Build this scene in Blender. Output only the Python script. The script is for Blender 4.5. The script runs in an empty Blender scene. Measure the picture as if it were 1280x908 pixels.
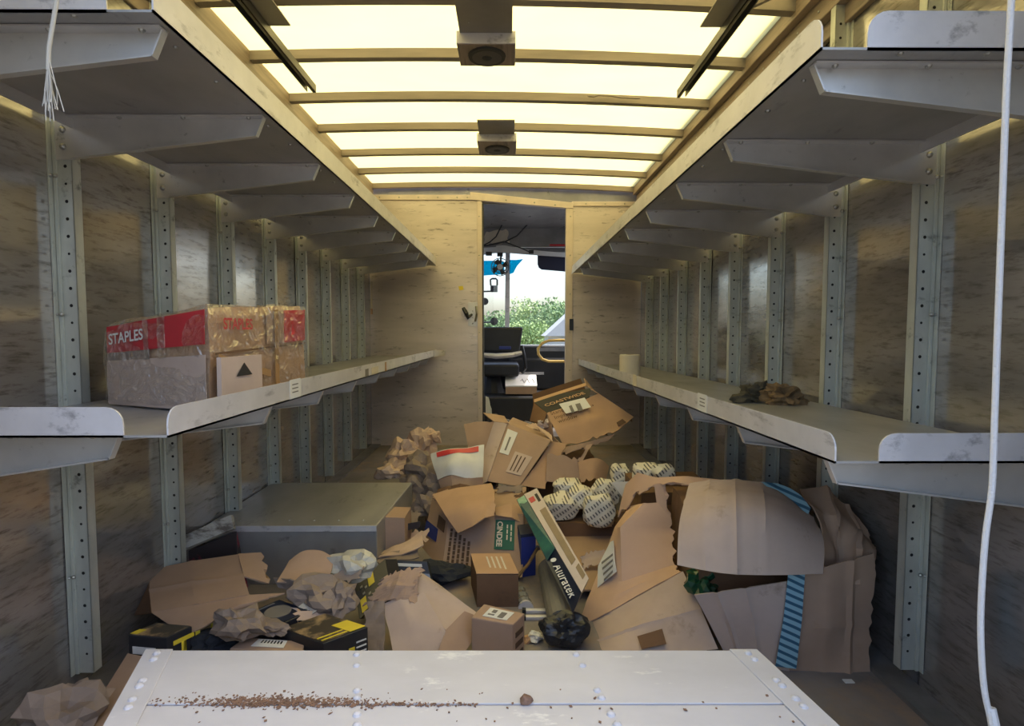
import bpy, bmesh, math, random
from mathutils import Vector, Matrix, noise

# ------------------------------------------------------------------ camera, world, sun, exposure
scene = bpy.context.scene
COL = scene.collection
F_PX, CAM_H = 700.0, 0.91
PITCH, YAW = math.atan(40 / F_PX), math.atan(4 / F_PX)
cam_d = bpy.data.cameras.new('camera')
cam_d.sensor_width = 36.0
cam_d.sensor_fit = 'HORIZONTAL'
cam_d.lens = 36.0 * F_PX / 1280.0
cam_d.clip_start = 0.02
cam_d.clip_end = 500
cam = bpy.data.objects.new('camera', cam_d)
COL.objects.link(cam)
cam.location = (0, 0, CAM_H)
cam.rotation_euler = (math.pi / 2 - PITCH, 0, -YAW)
scene.camera = cam

world = bpy.data.worlds.new('sky')
scene.world = world
world.use_nodes = True
wt = world.node_tree
sky = wt.nodes.new('ShaderNodeTexSky')
sky.sky_type = 'NISHITA'
sky.sun_disc = False
sky.sun_elevation = math.radians(58)
sky.sun_rotation = math.radians(78)
sky.air_density = 1.0
sky.dust_density = 4.0
bg = wt.nodes['Background']
bg.inputs['Strength'].default_value = 0.36
wt.links.new(sky.outputs[0], bg.inputs['Color'])

sun_d = bpy.data.lights.new('sun', 'SUN')
sun_d.energy = 3.0
sun_d.angle = math.radians(0.6)
sun_d.color = (1.0, 0.95, 0.86)
sun = bpy.data.objects.new('sun', sun_d)
COL.objects.link(sun)
# the sun stands high over the right side of the van
el, az = math.radians(58), math.radians(78)
sdir = Vector((math.sin(az) * math.cos(el), math.cos(az) * math.cos(el), math.sin(el)))
sun.rotation_euler = sdir.to_track_quat('Z', 'Y').to_euler()
sun.location = (8, 3, 12)

vs = scene.view_settings
vs.view_transform = 'Standard'
vs.look = 'None'
vs.exposure = 0.65
vs.gamma = 1.0
vs.use_curve_mapping = False

# ------------------------------------------------------------------ helpers
_fw = Vector((math.sin(YAW) * math.cos(PITCH), math.cos(YAW) * math.cos(PITCH), -math.sin(PITCH)))
_rt = Vector((math.cos(YAW), -math.sin(YAW), 0))
_up = _rt.cross(_fw)
_C = Vector((0, 0, CAM_H))
def _ray(px, py):
    return _fw + _rt * ((px - 640) / F_PX) - _up * ((py - 454) / F_PX)
def at(px, py, Y):
    d = _ray(px, py)
    return _C + d * (Y / d.y)
def onz(px, py, z):
    d = _ray(px, py)
    return _C + d * ((z - CAM_H) / d.z)
def V(*a):
    return Vector(a)

MATS = {}
def _n(nt, t, **kw):
    n = nt.nodes.new(t)
    for k, v in kw.items():
        setattr(n, k, v)
    return n
def mat(name, col, rough=0.6, metal=0.0, var=0.0, vscale=6.0, stretch=(1, 1, 1), col2=None, cut=(0.35, 0.65),
        dirt=None, dscale=3.0, dcut=(0.58, 0.7), dstretch=(1, 1, 1), bump=0.0, bscale=60.0, bstretch=(1, 1, 1),
        rvar=0.0, coat=0.0, trans=0.0, spec=0.5, sheen=0.0):
    """procedural surface: base colour, a soft second tone, a patchy wear/dirt tone, fine relief"""
    m = bpy.data.materials.new(name)
    m.use_nodes = True
    nt = m.node_tree
    b = nt.nodes['Principled BSDF']
    L = nt.links.new
    tc = _n(nt, 'ShaderNodeTexCoord')
    def noisy(scale, st, detail=5.0, rgh=0.6):
        mp = _n(nt, 'ShaderNodeMapping')
        mp.inputs['Scale'].default_value = st
        L(tc.outputs['Object'], mp.inputs['Vector'])
        nz = _n(nt, 'ShaderNodeTexNoise')
        nz.inputs['Scale'].default_value = scale
        nz.inputs['Detail'].default_value = detail
        nz.inputs['Roughness'].default_value = rgh
        L(mp.outputs[0], nz.inputs['Vector'])
        return nz.outputs['Fac']
    def ramp(src, a, z):
        r = _n(nt, 'ShaderNodeMapRange')
        r.inputs['From Min'].default_value = a
        r.inputs['From Max'].default_value = z
        L(src, r.inputs['Value'])
        return r.outputs['Result']
    def mix(fac, a, bb):
        x = _n(nt, 'ShaderNodeMix', data_type='RGBA')
        L(fac, x.inputs[0])
        for sock, c in ((x.inputs[6], a), (x.inputs[7], bb)):
            if isinstance(c, tuple):
                sock.default_value = (*c, 1)
            else:
                L(c, sock)
        return x.outputs[2]
    cur = tuple(col)
    if col2 is None and var:
        col2 = tuple(max(0, c * (1 - var)) for c in col)
    if col2 is not None:
        f = ramp(noisy(vscale, stretch), *cut)
        cur = mix(f, cur, tuple(col2))
    if dirt is not None:
        f = ramp(noisy(dscale, dstretch, 8.0, 0.7), *dcut)
        cur = mix(f, cur, tuple(dirt))
    if isinstance(cur, tuple):
        b.inputs['Base Color'].default_value = (*cur, 1)
    else:
        L(cur, b.inputs['Base Color'])
    b.inputs['Roughness'].default_value = rough
    if rvar:
        r = _n(nt, 'ShaderNodeMapRange')
        r.inputs['From Min'].default_value = 0.3
        r.inputs['From Max'].default_value = 0.7
        r.inputs['To Min'].default_value = max(0.03, rough - rvar)
        r.inputs['To Max'].default_value = min(1, rough + rvar)
        L(noisy(vscale * 1.7, stretch), r.inputs['Value'])
        L(r.outputs['Result'], b.inputs['Roughness'])
    b.inputs['Metallic'].default_value = metal
    b.inputs['Specular IOR Level'].default_value = spec
    if coat:
        b.inputs['Coat Weight'].default_value = coat
        b.inputs['Coat Roughness'].default_value = 0.15
    if trans:
        b.inputs['Transmission Weight'].default_value = trans
    if bump:
        bp = _n(nt, 'ShaderNodeBump')
        bp.inputs['Strength'].default_value = bump
        bp.inputs['Distance'].default_value = 0.01
        L(noisy(bscale, bstretch), bp.inputs['Height'])
        L(bp.outputs[0], b.inputs['Normal'])
    MATS[name] = m
    return m
def striped(name, c1, c2, axis_rot, scale, rough=0.5, duty=0.5, soft=0.08):
    """printed diagonal stripes on tape or wrap"""
    m = bpy.data.materials.new(name)
    m.use_nodes = True
    nt = m.node_tree
    L = nt.links.new
    b = nt.nodes['Principled BSDF']
    tc = _n(nt, 'ShaderNodeTexCoord')
    mp = _n(nt, 'ShaderNodeMapping')
    mp.inputs['Rotation'].default_value = axis_rot
    L(tc.outputs['Object'], mp.inputs['Vector'])
    w = _n(nt, 'ShaderNodeTexWave', wave_type='BANDS', bands_direction='Z')
    w.inputs['Scale'].default_value = scale
    w.inputs['Distortion'].default_value = 0.6
    w.inputs['Detail'].default_value = 1.0
    L(mp.outputs[0], w.inputs['Vector'])
    r = _n(nt, 'ShaderNodeMapRange')
    r.inputs['From Min'].default_value = duty - soft
    r.inputs['From Max'].default_value = duty + soft
    L(w.outputs['Fac'], r.inputs['Value'])
    x = _n(nt, 'ShaderNodeMix', data_type='RGBA')
    L(r.outputs[0], x.inputs[0])
    x.inputs[6].default_value = (*c1, 1)
    x.inputs[7].default_value = (*c2, 1)
    L(x.outputs[2], b.inputs['Base Color'])
    b.inputs['Roughness'].default_value = rough
    MATS[name] = m
    return m
def dashed(name, base, ink, scale):
    """small slanted printed dashes on wrapping"""
    m = bpy.data.materials.new(name)
    m.use_nodes = True
    nt = m.node_tree
    L = nt.links.new
    b = nt.nodes['Principled BSDF']
    tc = _n(nt, 'ShaderNodeTexCoord')
    mp = _n(nt, 'ShaderNodeMapping')
    mp.inputs['Rotation'].default_value = (0, 0.6, 0.0)
    L(tc.outputs['Object'], mp.inputs['Vector'])
    facs = []
    for d, s, lo in (('X', scale, 0.62), ('Z', scale * 0.42, 0.42)):
        w = _n(nt, 'ShaderNodeTexWave', wave_type='BANDS', bands_direction=d)
        w.inputs['Scale'].default_value = s
        w.inputs['Distortion'].default_value = 0.5
        L(mp.outputs[0], w.inputs['Vector'])
        r = _n(nt, 'ShaderNodeMapRange')
        r.inputs['From Min'].default_value = lo
        r.inputs['From Max'].default_value = lo + 0.12
        L(w.outputs['Fac'], r.inputs['Value'])
        facs.append(r.outputs[0])
    mu = _n(nt, 'ShaderNodeMath', operation='MULTIPLY')
    L(facs[0], mu.inputs[0])
    L(facs[1], mu.inputs[1])
    x = _n(nt, 'ShaderNodeMix', data_type='RGBA')
    L(mu.outputs[0], x.inputs[0])
    x.inputs[6].default_value = (*base, 1)
    x.inputs[7].default_value = (*ink, 1)
    L(x.outputs[2], b.inputs['Base Color'])
    b.inputs['Roughness'].default_value = 0.7
    MATS[name] = m
    return m

def tag(o, label=None, cat=None, group=None, kind=None):
    for k, v in (('label', label), ('category', cat), ('group', group), ('kind', kind)):
        if v:
            o[k] = v
    return o
def thing(name, label, cat, loc=(0, 0, 0), group=None, kind=None):
    o = bpy.data.objects.new(name, None)
    COL.objects.link(o)
    o.empty_display_size = 0.05
    o.location = loc
    return tag(o, label, cat, group, kind)
def origin_of(o):
    p = Vector((0, 0, 0))
    while o is not None:
        p += o.location
        o = o.parent
    return p

class MB:
    def __init__(s):
        s.v, s.f = [], []
    def add(s, vs, fs):
        k = len(s.v)
        s.v += [Vector(q) for q in vs]
        s.f += [tuple(i + k for i in f) for f in fs]
        return s
    def box(s, a, b):
        x0, y0, z0 = (min(p, q) for p, q in zip(a, b))
        x1, y1, z1 = (max(p, q) for p, q in zip(a, b))
        return s.obox(V(x0, y0, z0), V(x1 - x0, 0, 0), V(0, y1 - y0, 0), V(0, 0, z1 - z0))
    def obox(s, o, a, b, c):
        o, a, b, c = map(Vector, (o, a, b, c))
        if a.cross(b).dot(c) < 0:
            a, b = b, a
        vs = [o, o + a, o + a + b, o + b, o + c, o + a + c, o + a + b + c, o + b + c]
        return s.add(vs, [(3, 2, 1, 0), (4, 5, 6, 7), (0, 1, 5, 4), (1, 2, 6, 5), (2, 3, 7, 6), (3, 0, 4, 7)])
    def hexa(s, base, top):
        """four base corners and four top corners, same order (counter-clockwise from above)"""
        vs = list(base) + list(top)
        return s.add(vs, [(3, 2, 1, 0), (4, 5, 6, 7), (0, 1, 5, 4), (1, 2, 6, 5), (2, 3, 7, 6), (3, 0, 4, 7)])
    def prism(s, poly, d):
        """closed polygon swept along d"""
        n = len(poly)
        d = Vector(d)
        poly = [Vector(p) for p in poly]
        vs = poly + [p + d for p in poly]
        fs = [tuple(range(n))[::-1], tuple(range(n, 2 * n))]
        fs += [(i, (i + 1) % n, n + (i + 1) % n, n + i) for i in range(n)]
        return s.add(vs, fs)
    def tube(s, pts, r, seg=8, cap=True):
        pts = [Vector(p) for p in pts]
        rs = r if isinstance(r, (list, tuple)) else [r] * len(pts)
        rings = []
        ref = None
        for i, p in enumerate(pts):
            t = (pts[min(i + 1, len(pts) - 1)] - pts[max(i - 1, 0)]).normalized()
            if ref is None:
                ref = V(0, 0, 1) if abs(t.z) < 0.9 else V(1, 0, 0)
            u = (ref - t * ref.dot(t)).normalized()
            w = t.cross(u)
            ref = u
            rings.append([p + (u * math.cos(2 * math.pi * k / seg) + w * math.sin(2 * math.pi * k / seg)) * rs[i] for k in range(seg)])
        vs = [q for g in rings for q in g]
        fs = []
        for i in range(len(pts) - 1):
            for k in range(seg):
                k2 = (k + 1) % seg
                fs.append((i * seg + k, i * seg + k2, (i + 1) * seg + k2, (i + 1) * seg + k))
        if cap:
            fs.append(tuple(range(seg))[::-1])
            fs.append(tuple((len(pts) - 1) * seg + k for k in range(seg)))
        return s.add(vs, fs)
    def disc(s, c, nrm, r, h=0.002, seg=8):
        c, nrm = Vector(c), Vector(nrm).normalized()
        return s.tube([c, c + nrm * h], [r, r * 0.85], seg)
    def dome(s, c, nrm, r, h):
        c, nrm = Vector(c), Vector(nrm).normalized()
        return s.tube([c - nrm * 0.001, c + nrm * h * 0.55, c + nrm * h], [r, r * 0.8, r * 0.35], 8)
    def grid(s, P, flip=False):
        n, m = len(P), len(P[0])
        vs = [q for row in P for q in row]
        fs = []
        for i in range(n - 1):
            for j in range(m - 1):
                f = (i * m + j, i * m + j + 1, (i + 1) * m + j + 1, (i + 1) * m + j)
                fs.append(f[::-1] if flip else f)
        return s.add(vs, fs)
    def build(s, name, material, parent=None, smooth=False, world=True, label=None, kind=None, bevel=0.0, loc=None):
        off = origin_of(parent) if (world and parent is not None) else Vector((0, 0, 0))
        if loc is not None:
            off = off + Vector(loc)
        me = bpy.data.meshes.new(name)
        me.from_pydata([tuple(q - off) for q in s.v] if world else [tuple(q) for q in s.v], [], s.f)
        if isinstance(material, str):
            material = MATS[material]
        me.materials.append(material)
        bm = bmesh.new()
        bm.from_mesh(me)
        bmesh.ops.recalc_face_normals(bm, faces=bm.faces)
        bm.to_mesh(me)
        bm.free()
        if smooth:
            me.polygons.foreach_set('use_smooth', [True] * len(me.polygons))
            me.set_sharp_from_angle(angle=math.radians(28))
        o = bpy.data.objects.new(name, me)
        COL.objects.link(o)
        o.parent = parent
        if loc is not None:
            o.location = loc
        if bevel:
            md = o.modifiers.new('edge', 'BEVEL')
            md.width = bevel
            md.segments = 2
            md.limit_method = 'ANGLE'
            md.angle_limit = math.radians(40)
        if label:
            o['label'] = label
        if kind or name in ('holes', 'screws', 'bolts', 'rivets', 'print'):
            o['kind'] = kind or 'stuff'      # too small in the photograph to pick apart
        return o

def copy_tree(o, parent=None, loc=None):
    c = o.copy()
    COL.objects.link(c)
    c.parent = parent
    if loc is not None:
        c.location = loc
    for ch in list(o.children):
        copy_tree(ch, c)
    return c

def crease(p, s, seed):
    """crumpled-paper displacement: sharp folded ridges between smooth hollows"""
    q = p * s + Vector((seed * 3.7, seed * 1.3, -seed * 2.1))
    return 0.32 - abs(noise.noise(q)) * 1.5

def catmull(a, b, c, d, t):
    return 0.5 * ((2 * b) + (c - a) * t + (2 * a - 5 * b + 4 * c - d) * t * t + (3 * b - a - 3 * c + d) * t ** 3)
def refine_row(row, sub, curve):
    out = []
    for j in range(len(row) - 1):
        a, b, c, d = row[max(j - 1, 0)], row[j], row[j + 1], row[min(j + 2, len(row) - 1)]
        for k in range(sub):
            t = k / sub
            out.append(catmull(a, b, c, d, t) if curve else b.lerp(c, t))
    out.append(row[-1].copy())
    return out
def sheet(name, rows, material, root, sub=6, wob=0.004, wscale=7.0, crump=0.0, cscale=14.0, torn='', jag=0.012,
          th=0.004, curve=False, seed=1, smooth=None, label=None, lift=0.0, folds=()):
    """a board or paper drawn through a net of points, with thickness, waviness, creases and torn borders"""
    rnd = random.Random(seed * 77 + 5)
    rows = [[Vector(p) for p in r] for r in rows]
    A = [refine_row(r, sub, curve) for r in rows]
    cols = [refine_row([A[i][j] for i in range(len(A))], sub, curve) for j in range(len(A[0]))]
    P = [[cols[j][i] for j in range(len(cols))] for i in range(len(cols[0]))]
    n, m = len(P), len(P[0])
    def edge(i, j, di, dj):
        inner = P[i + di][j + dj]
        d = P[i][j] - inner
        if d.length < 1e-6:
            return
        k = rnd.uniform(-1.0, 0.5) * jag
        P[i][j] += d.normalized() * k
    for i in range(n):
        if 'l' in torn: edge(i, 0, 0, 1)
        if 'r' in torn: edge(i, m - 1, 0, -1)
    for j in range(m):
        if 't' in torn: edge(0, j, 1, 0)
        if 'b' in torn: edge(n - 1, j, -1, 0)
    N = [[None] * m for _ in range(n)]
    for i in range(n):
        for j in range(m):
            du = P[i][min(j + 1, m - 1)] - P[i][max(j - 1, 0)]
            dv = P[min(i + 1, n - 1)][j] - P[max(i - 1, 0)][j]
            c = du.cross(dv)
            N[i][j] = c.normalized() if c.length > 1e-9 else V(0, 0, 1)
    off = Vector((seed * 5.1, seed * -3.3, seed * 1.7))
    Q = [[None] * m for _ in range(n)]
    for i in range(n):
        for j in range(m):
            p = P[i][j]
            h = noise.noise(p * wscale + off) * wob + lift
            for ax, pos, dep, wid in folds:      # pressed crease lines across the board
                t = (j / (m - 1)) if ax == 'u' else (i / (n - 1))
                t += 0.02 * noise.noise(p * 6 + off)
                h -= dep * max(0.0, 1 - abs(t - pos) / wid)
            if crump:
                h += crease(p, cscale, seed) * crump
            Q[i][j] = p + N[i][j] * h
    mb = MB()
    vs = [q for r in Q for q in r] + [Q[i][j] - N[i][j] * th for i in range(n) for j in range(m)]
    K = n * m
    fs = []
    for i in range(n - 1):
        for j in range(m - 1):
            a, b, c, d = i * m + j, i * m + j + 1, (i + 1) * m + j + 1, (i + 1) * m + j
            fs += [(a, b, c, d), (K + d, K + c, K + b, K + a)]
    for j in range(m - 1):
        fs += [(j + 1, j, K + j, K + j + 1), ((n - 1) * m + j, (n - 1) * m + j + 1, K + (n - 1) * m + j + 1, K + (n - 1) * m + j)]
    for i in range(n - 1):
        fs += [(i * m, (i + 1) * m, K + (i + 1) * m, K + i * m), ((i + 1) * m + m - 1, i * m + m - 1, K + i * m + m - 1, K + (i + 1) * m + m - 1)]
    mb.add(vs, fs)
    return mb.build(name, material, root, smooth=(crump == 0) if smooth is None else smooth, label=label)

def wad(name, c, r, material, root, seed=1, amp=0.32, scale=2.2, sub=3, flat=True, rot=0.0, label=None, smooth=False, boxy=False):
    """a crumpled lump of paper or cloth: facetted, resting on a flattened underside"""
    bm = bmesh.new()
    bmesh.ops.create_icosphere(bm, subdivisions=sub, radius=1.0)
    c, r = Vector(c), Vector(r)
    R = Matrix.Rotation(rot, 3, 'Z')
    mb = MB()
    vs = []
    for v in bm.verts:
        d = v.co.normalized()
        if boxy:
            d = d / ((abs(d.x) ** 4 + abs(d.y) ** 4 + abs(d.z) ** 4) ** 0.25) * 0.9
        h = 1 + crease(d, scale * 0.62, seed) * amp + noise.noise(d * 1.2 + Vector((seed, 0, 0))) * amp * 1.1
        h += crease(d + V(0, 0, d.x * 0.5), scale * 1.25, seed + 3) * amp * 0.42
        p = d * h
        if flat and p.z < -0.7:
            p.z = -0.7 + (p.z + 0.7) * 0.15
        p = R @ Vector((p.x * r.x, p.y * r.y, p.z * r.z))
        vs.append(c + p)
    fs = [tuple(v.index for v in f.verts) for f in bm.faces]
    bm.free()
    mb.add(vs, fs)
    return mb.build(name, material, root, smooth=smooth, label=label)

def carton_mesh(o, a, b, c, n=5, wob=0.004, seed=1, skip=''):
    """closed carton skin as a subdivided, slightly dented box; o corner, a b c edge vectors"""
    o, a, b, c = map(Vector, (o, a, b, c))
    mb = MB()
    def pt(u, v, w):
        p = o + a * u + b * v + c * w
        k = 64 * u * (1 - u) * v * (1 - v) + 16 * (w * (1 - w))
        q = p * 9 + Vector((seed * 4.3, seed, -seed * 2.2))
        return p + Vector((noise.noise(q), noise.noise(q + V(11, 5, 0)), noise.noise(q + V(0, 17, 9)))) * wob
    for ax in range(3):
        for s in (0, 1):
            key = 'xyz'[ax] + str(s)
            if key in skip.split():
                continue
            P = []
            for i in range(n + 1):
                row = []
                for j in range(n + 1):
                    t = [0, 0, 0]
                    t[ax] = s
                    t[(ax + 1) % 3] = i / n
                    t[(ax + 2) % 3] = j / n
                    row.append(pt(*t))
                P.append(row)
            mb.grid(P, flip=(s == 0))
    # weld coincident border vertices
    return mb
def carton(name, o, a, b, c, material, root, n=5, wob=0.004, seed=1, label=None):
    mb = carton_mesh(o, a, b, c, n, wob, seed)
    ob = mb.build(name, material, root, label=label)
    bm = bmesh.new()
    bm.from_mesh(ob.data)
    bmesh.ops.remove_doubles(bm, verts=bm.verts, dist=0.0002)
    bmesh.ops.recalc_face_normals(bm, faces=bm.faces)
    bm.to_mesh(ob.data)
    bm.free()
    return ob
def quad(name, o, a, b, material, root, lift=0.0015, th=0.001, label=None):
    """thin flat label or tape patch spanned by a and b, lifted off its surface"""
    o, a, b = Vector(o), Vector(a), Vector(b)
    nr = a.cross(b).normalized()
    return MB().obox(o + nr * lift, a, b, nr * th).build(name, material, root, label=label)
def lettering(name, txt, o, xd, yd, size, material, root, lift=0.003, bold=0.0, shear=0.0, align='LEFT', spacing=1.0):
    """flat printed text: baseline origin o, reading direction xd, up direction yd"""
    cu = bpy.data.curves.new(name, 'FONT')
    cu.body = txt
    cu.size = size
    cu.offset = bold
    cu.shear = shear
    cu.align_x = align
    cu.space_character = spacing
    cu.fill_mode = 'FRONT' if hasattr(cu, 'fill_mode') else cu.fill_mode
    tmp = bpy.data.objects.new('tmp_text', cu)
    me = bpy.data.meshes.new_from_object(tmp)
    bpy.data.objects.remove(tmp)
    bpy.data.curves.remove(cu)
    xd, yd = Vector(xd).normalized(), Vector(yd).normalized()
    nr = xd.cross(yd).normalized()
    off = origin_of(root)
    for v in me.vertices:
        p = Vector(o) + xd * v.co.x + yd * v.co.y + nr * lift
        v.co = p - off
    me.name = name
    me.materials.clear()
    me.materials.append(MATS[material])
    ob = bpy.data.objects.new(name, me)
    COL.objects.link(ob)
    ob.parent = root
    return ob

# ------------------------------------------------------------------ materials
mat('panel_metal', (0.46, 0.43, 0.405), rough=0.15, metal=0.65, var=0.35, vscale=3.5, stretch=(1, 0.6, 2.5),
    dirt=(0.21, 0.185, 0.165), dscale=24.0, dcut=(0.50, 0.66), dstretch=(1, 0.55, 3.2), rvar=0.07, bump=0.04, bscale=14, bstretch=(1, 0.6, 3))
mat('post_metal', (0.60, 0.62, 0.56), rough=0.40, metal=0.4, var=0.3, vscale=9, stretch=(1, 1, 0.4),
    dirt=(0.12, 0.12, 0.105), dscale=16, dcut=(0.58, 0.72), rvar=0.1)
mat('hole_dark', (0.015, 0.014, 0.013), rough=0.9)
mat('bolt_metal', (0.38, 0.37, 0.33), rough=0.35, metal=0.8)
mat('shelf_metal', (0.40, 0.39, 0.375), rough=0.42, metal=0.45, var=0.2, vscale=5, stretch=(1, 0.5, 1),
    dirt=(0.16, 0.15, 0.14), dscale=12, dcut=(0.60, 0.74), dstretch=(1, 0.4, 1), rvar=0.08)
mat('lip_metal', (0.70, 0.68, 0.69), rough=0.45, metal=0.35, var=0.15, vscale=8,
    dirt=(0.30, 0.29, 0.30), dscale=16, dcut=(0.55, 0.70), dstretch=(1, 0.5, 1.5))
mat('bracket_metal', (0.66, 0.645, 0.62), rough=0.38, metal=0.55, var=0.15, vscale=7, dirt=(0.15, 0.145, 0.13), dscale=18, dcut=(0.63, 0.75))
mat('bulkhead_paint', (0.68, 0.60, 0.56), rough=0.34, metal=0.3, var=0.22, vscale=2.5, stretch=(0.5, 1, 3),
    dirt=(0.17, 0.15, 0.13), dscale=15, dcut=(0.58, 0.72), dstretch=(0.6, 1, 2.8), rvar=0.08)
mat('bulkhead_trim', (0.68, 0.58, 0.50), rough=0.45, metal=0.2, var=0.15, vscale=8)
mat('rib_wood', (0.30, 0.25, 0.20), rough=0.6, metal=0.1, var=0.3, vscale=5, stretch=(0.4, 4, 4))
mat('rail_wood', (0.32, 0.245, 0.185), rough=0.55, metal=0.1, var=0.4, vscale=6, stretch=(6, 0.3, 6), dirt=(0.12, 0.09, 0.06), dscale=9, dstretch=(3, 0.3, 3))
mat('floor_dirt', (0.28, 0.245, 0.225), rough=0.75, metal=0.1, var=0.35, vscale=4, dirt=(0.33, 0.23, 0.16), dscale=3.5, dcut=(0.52, 0.70), bump=0.1, bscale=40)
mat('sill_metal', (0.27, 0.255, 0.24), rough=0.5, metal=0.4, var=0.3, vscale=10)
mat('dark_metal', (0.09, 0.085, 0.078), rough=0.5, metal=0.5, var=0.3, vscale=10)
mat('track_metal', (0.15, 0.14, 0.12), rough=0.45, metal=0.6, var=0.3, vscale=14)
mat('speaker_plate', (0.26, 0.235, 0.20), rough=0.5, metal=0.3, var=0.15, vscale=6)
mat('speaker_black', (0.03, 0.028, 0.026), rough=0.7)
mat('speaker_cone', (0.07, 0.06, 0.052), rough=0.6)
mat('white_paint', (0.56, 0.55, 0.585), rough=0.45, var=0.10, vscale=5, stretch=(1, 2, 1), dirt=(0.70, 0.69, 0.68), dscale=5, dcut=(0.60, 0.66), dstretch=(1, 2.4, 1), rvar=0.1)
mat('rust_dirt', (0.26, 0.15, 0.10), rough=0.95, var=0.5, vscale=90)
mat('cardboard', (0.42, 0.285, 0.20), rough=0.88, var=0.16, vscale=5, dirt=(0.33, 0.21, 0.13), dscale=7, dcut=(0.60, 0.75), bump=0.05, bscale=30, spec=0.2)
mat('cardboard_grey', (0.53, 0.41, 0.34), rough=0.9, var=0.18, vscale=4, dirt=(0.31, 0.23, 0.17), dscale=9, dcut=(0.60, 0.74), bump=0.06, bscale=25, spec=0.2)
mat('cardboard_warm', (0.50, 0.315, 0.19), rough=0.86, var=0.15, vscale=5, dirt=(0.39, 0.23, 0.125), dscale=7, dcut=(0.62, 0.76), bump=0.05, bscale=30, spec=0.2)
mat('cardboard_tan', (0.59, 0.39, 0.265), rough=0.87, var=0.12, vscale=5, dirt=(0.52, 0.33, 0.22), dscale=7, dcut=(0.62, 0.76), bump=0.05, bscale=30, spec=0.2)
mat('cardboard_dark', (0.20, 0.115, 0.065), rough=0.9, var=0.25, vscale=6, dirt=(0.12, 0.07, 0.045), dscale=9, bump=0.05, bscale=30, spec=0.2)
mat('kraft_paper', (0.58, 0.42, 0.31), rough=0.9, var=0.2, vscale=9, bump=0.12, bscale=30, spec=0.2)
mat('kraft_grey', (0.29, 0.225, 0.18), rough=0.9, var=0.25, vscale=9, bump=0.12, bscale=30, spec=0.2)
mat('paper_white', (0.70, 0.69, 0.66), rough=0.8, var=0.08, vscale=14)
mat('ink_black', (0.02, 0.018, 0.018), rough=0.7)
mat('ink_brown', (0.10, 0.055, 0.03), rough=0.85)
mat('ink_grey', (0.18, 0.165, 0.15), rough=0.8)
mat('box_black', (0.022, 0.022, 0.027), rough=0.45, var=0.3, vscale=12, dirt=(0.07, 0.065, 0.055), dscale=8, dcut=(0.56, 0.72))
mat('box_photo', (0.05, 0.04, 0.03), rough=0.4, col2=(0.36, 0.25, 0.13), vscale=13, cut=(0.50, 0.62), dirt=(0.02, 0.02, 0.022), dscale=9, dcut=(0.50, 0.6))
mat('yellow_print', (0.72, 0.56, 0.04), rough=0.55, var=0.1, vscale=20)
mat('blue_print', (0.02, 0.035, 0.20), rough=0.5)
mat('navy_print', (0.012, 0.018, 0.04), rough=0.45)
mat('green_print', (0.015, 0.10, 0.07), rough=0.7)
mat('red_print', (0.50, 0.025, 0.035), rough=0.5, var=0.15, vscale=8)
mat('red_ink', (0.46, 0.05, 0.05), rough=0.6)
mat('teal_print', (0.02, 0.075, 0.085), rough=0.4, col2=(0.05, 0.20, 0.13), vscale=9, cut=(0.45, 0.7))
mat('teal_pale', (0.12, 0.34, 0.18), rough=0.4, col2=(0.35, 0.5, 0.4), vscale=18)
mat('box_white', (0.56, 0.47, 0.43), rough=0.6, var=0.1, vscale=9)
mat('window_brown', (0.22, 0.135, 0.085), rough=0.3, var=0.35, vscale=8)
mat('tape_brown', (0.38, 0.22, 0.095), rough=0.25, spec=0.6)
mat('rope_white', (0.74, 0.73, 0.73), rough=0.8, bump=0.4, bscale=260)
mat('rope_grey', (0.50, 0.48, 0.43), rough=0.9)
mat('roll_paper', (0.62, 0.56, 0.46), rough=0.85, var=0.06, vscale=20)
mat('rag_brown', (0.22, 0.135, 0.06), rough=0.95, var=0.5, vscale=22)
mat('rag_dark', (0.09, 0.075, 0.045), rough=0.95, var=0.5, vscale=22)
mat('pipe_grey', (0.20, 0.185, 0.155), rough=0.7, var=0.25, vscale=9)
mat('black_plastic', (0.02, 0.022, 0.028), rough=0.35, var=0.2, vscale=12)
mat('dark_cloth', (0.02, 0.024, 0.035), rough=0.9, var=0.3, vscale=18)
mat('green_glass', (0.01, 0.06, 0.03), rough=0.15, spec=0.6)
mat('clear_plastic', (0.45, 0.46, 0.47), rough=0.2, trans=0.6)
mat('plank_white', (0.42, 0.40, 0.36), rough=0.8, dirt=(0.12, 0.10, 0.085), dscale=10, dcut=(0.48, 0.6), dstretch=(1, 1, 3))
mat('print_dark_red', (0.04, 0.03, 0.03), rough=0.5, col2=(0.25, 0.03, 0.05), vscale=9, cut=(0.55, 0.62))
mat('plastic_bag', (0.46, 0.44, 0.38), rough=0.35, col2=(0.30, 0.36, 0.30), vscale=9, cut=(0.55, 0.7))
mat('packet_white', (0.66, 0.65, 0.62), rough=0.4, var=0.12, vscale=15)
mat('packet_red', (0.55, 0.05, 0.05), rough=0.45)
striped('tape_blue', (0.27, 0.47, 0.55), (0.03, 0.11, 0.18), (0.0, -0.42, 0.0), 17.0, 0.45, 0.62)
dashed('wrap_dashed', (0.72, 0.67, 0.56), (0.10, 0.09, 0.08), 24.0)
mat('cab_metal', (0.30, 0.30, 0.31), rough=0.35, metal=0.5, var=0.3, vscale=4, rvar=0.1)
mat('cab_white', (0.62, 0.62, 0.62), rough=0.5)
mat('cab_black', (0.018, 0.019, 0.023), rough=0.55, var=0.3, vscale=10)
mat('seat_vinyl', (0.016, 0.017, 0.021), rough=0.45, var=0.4, vscale=8)
mat('visor_blue', (0.012, 0.015, 0.045), rough=0.6)
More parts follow.
